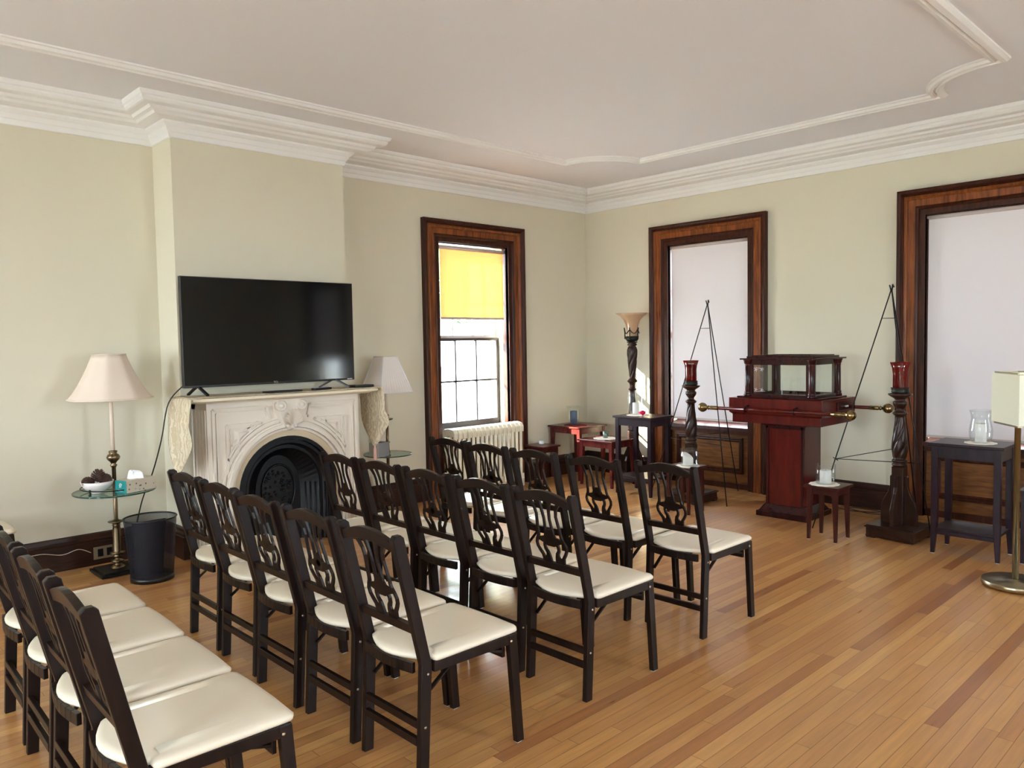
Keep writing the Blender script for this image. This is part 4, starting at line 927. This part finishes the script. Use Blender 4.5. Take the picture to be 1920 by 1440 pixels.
# cords, outlet, cable tangle
def cord(name,pts,r,label,mat='blackp',sub=6):
    P_=[Vector(p) for p in pts];o=[]
    for i in range(len(P_)-1):
        a,b,c,d=P_[max(i-1,0)],P_[i],P_[i+1],P_[min(i+2,len(P_)-1)]
        for k in range(sub):
            q=k/sub;o.append(.5*((2*b)+(c-a)*q+(2*a-5*b+4*c-d)*q*q+(3*b-a-3*c+d)*q**3))
    o.append(P_[-1]);return tag(MB().tube(o,r,6).build(name,M[mat]),label,'cord')
cord('power_cord',[(-5.57,2.13,1.29),(-5.62,2.03,1.16),(-5.66,1.985,.90),(-5.76,1.95,.66),(-5.93,1.93,.45),(-6.00,1.90,.24),(-6.01,1.88,.15)],.005,'black television cord hanging from the mantel to the outlet behind the bin')
cord('lamp_cord',[(-6.045,1.02,.235),(-6.025,1.18,.16),(-6.03,1.30,.15),(-6.035,1.42,.12),(-6.03,1.52,.14),(-6.035,1.60,.10)],.0025,'thin pale cord running along the left baseboard to the outlet','sleeve')
ol=thing('outlet','brass electrical outlet plate on the left baseboard behind the lamp','outlet',(X0+.0345,1.695,.085))
MB().box(0,.004,-.075,.075,-.045,.045).build('plate',M['brasspl'],ol,.001)
for dy in(-.03,.03): MB().box(.004,.007,dy-.018,dy+.018,-.028,.028).build('socket',M['blackp'],ol,.002)
cord('cable_coil',[(-3.02,6.93,.006),(-2.86,6.86,.006),(-2.70,6.90,.007),(-2.62,6.97,.010),(-2.74,7.0,.007),(-2.88,6.97,.012),(-2.84,6.88,.016),(-2.68,6.85,.007),(-2.5,6.88,.006),(-2.36,6.72,.006)],.004,'loose black cable on the floor behind the right stool')

# ------------------------------------------------------------------ outdoors
struct(MB().box(-60,60,-60,60,-1.0,-.9).build('ground',M['lawn']))
def tree(x,y,h,r,label,n=900,trunk=.2,low=.35,name='tree'):
    t=thing(name,label,'tree',(x,y,-.9))
    MB().lathe([(trunk,0),(trunk*.7,h*.45),(trunk*.25,h*.85)],n=10).build('trunk',M['bark'],t)
    m=MB();rnd=random.Random(int(x*31+y*17))
    for i in range(n):
        a=rnd.random()*2*PI;q=rnd.random()**.5;zz=rnd.random();rr=r*q*math.sin(PI*(.12+.82*zz))**.7
        c=Vector((math.cos(a)*rr,math.sin(a)*rr,h*low+h*(1-low)*zz));u=Vector((rnd.gauss(0,1),rnd.gauss(0,1),rnd.gauss(0,1))).normalized();w=u.cross(Vector((rnd.gauss(0,1),rnd.gauss(0,1),rnd.gauss(0,1)))).normalized()
        s=r*.11*(.6+rnd.random());m.add([c-u*s,c+w*s*.6,c+u*s,c-w*s*.6],[(0,1,2,3)])
    m.build('foliage',M['leaf'],t,weld=False)
tree(-16,16.5,8,2.6,'leafy tree outside, seen through the lower panes of the half open window')
tree(-21,19,9,3,'distant tree outside, at the left in the window behind the radiator')
hd=None

hg=MB()  # unseen leafy slabs added to block the sun, notched for one beam
rnd=random.Random(3)
def htop(x): return 10.2
xx=-17.5
while xx<-6:
    hg.box(xx,xx+.075,-20.4,-19.6,-.9,8.66+.05*math.sin(xx*19) if -15.5<xx<-15.02 else 10.0)
    xx+=.07
sun_blocker=hg.build('sun_blocker',M['leaf'],weld=False);tag(sun_blocker,'tall leaf-coloured sun blocker, unseen and added outside behind the house','sun_blocker')

# ------------------------------------------------------------------ light, world, camera
wd=bpy.data.worlds.new('World');S.world=wd;wd.use_nodes=True;bg=wd.node_tree.nodes['Background']
bg.inputs[0].default_value=(.82,.91,1,1);bg.inputs[1].default_value=13.0
sd_=Vector((.50,.87,-.355)).normalized()
sl_=bpy.data.lights.new('sun','SUN');sl_.energy=20;sl_.angle=.007;sl_.color=(1,.86,.66)
so=bpy.data.objects.new('sun',sl_);COL.objects.link(so);so.rotation_euler=sd_.to_track_quat('-Z','Y').to_euler()
def portal(T,a,n):
    u0,u1=a+CW,a+1.38-CW;l=bpy.data.lights.new('portal','AREA');l.shape='RECTANGLE';l.size=u1-u0;l.size_y=1.94;l.cycles.is_portal=True
    o=bpy.data.objects.new('portal',l);COL.objects.link(o);o.location=T((u0+u1)/2,-.26,1.59);o.rotation_euler=Vector(n).to_track_quat('-Z','Y').to_euler()
portal(TL,W1,(1,0,0));portal(TB,W2,(0,-1,0));portal(TB,W3,(0,-1,0));portal(TB,W4,(0,-1,0))
for a in WN: portal(TN,a,(0,1,0))
for a in WRs: portal(TR,a,(-1,0,0))
cam=bpy.data.cameras.new('camera');co=bpy.data.objects.new('camera',cam);COL.objects.link(co);S.camera=co
cam.sensor_width=36;cam.sensor_fit='HORIZONTAL';cam.lens=1453/1920*36;cam.clip_start=.05;cam.clip_end=300
yaw,pitch,roll=.8057,-.0542,-.0172
f=Vector((-math.sin(yaw)*math.cos(pitch),math.cos(yaw)*math.cos(pitch),math.sin(pitch)));r=Vector((math.cos(yaw),math.sin(yaw),0));u=r.cross(f)
r2=r*math.cos(roll)+u*math.sin(roll);u2=-r*math.sin(roll)+u*math.cos(roll)
mt=Matrix((r2,u2,-f)).transposed().to_4x4();mt.translation=Vector((0,0,1.55));co.matrix_world=mt
S.view_settings.view_transform='Standard';S.view_settings.look='None';S.view_settings.gamma=1;S.view_settings.use_curve_mapping=False
S.view_settings.exposure=1.72
S.cycles.max_bounces=10;S.cycles.diffuse_bounces=6;S.cycles.transparent_max_bounces=24;S.cycles.sample_clamp_indirect=6
S.cycles.use_denoising=True

bpy.context.view_layer.update()
dg=bpy.context.evaluated_depsgraph_get()
lme=bpy.data.meshes.new_from_object(LOGO.evaluated_get(dg));lo_=bpy.data.objects.new('logo',lme);COL.objects.link(lo_);lo_.parent=LOGO.parent;lo_.location=LOGO.location;lo_.rotation_euler=LOGO.rotation_euler
if not lme.materials: lme.materials.append(M['silver'])
bpy.data.objects.remove(LOGO);lo_.name='logo'
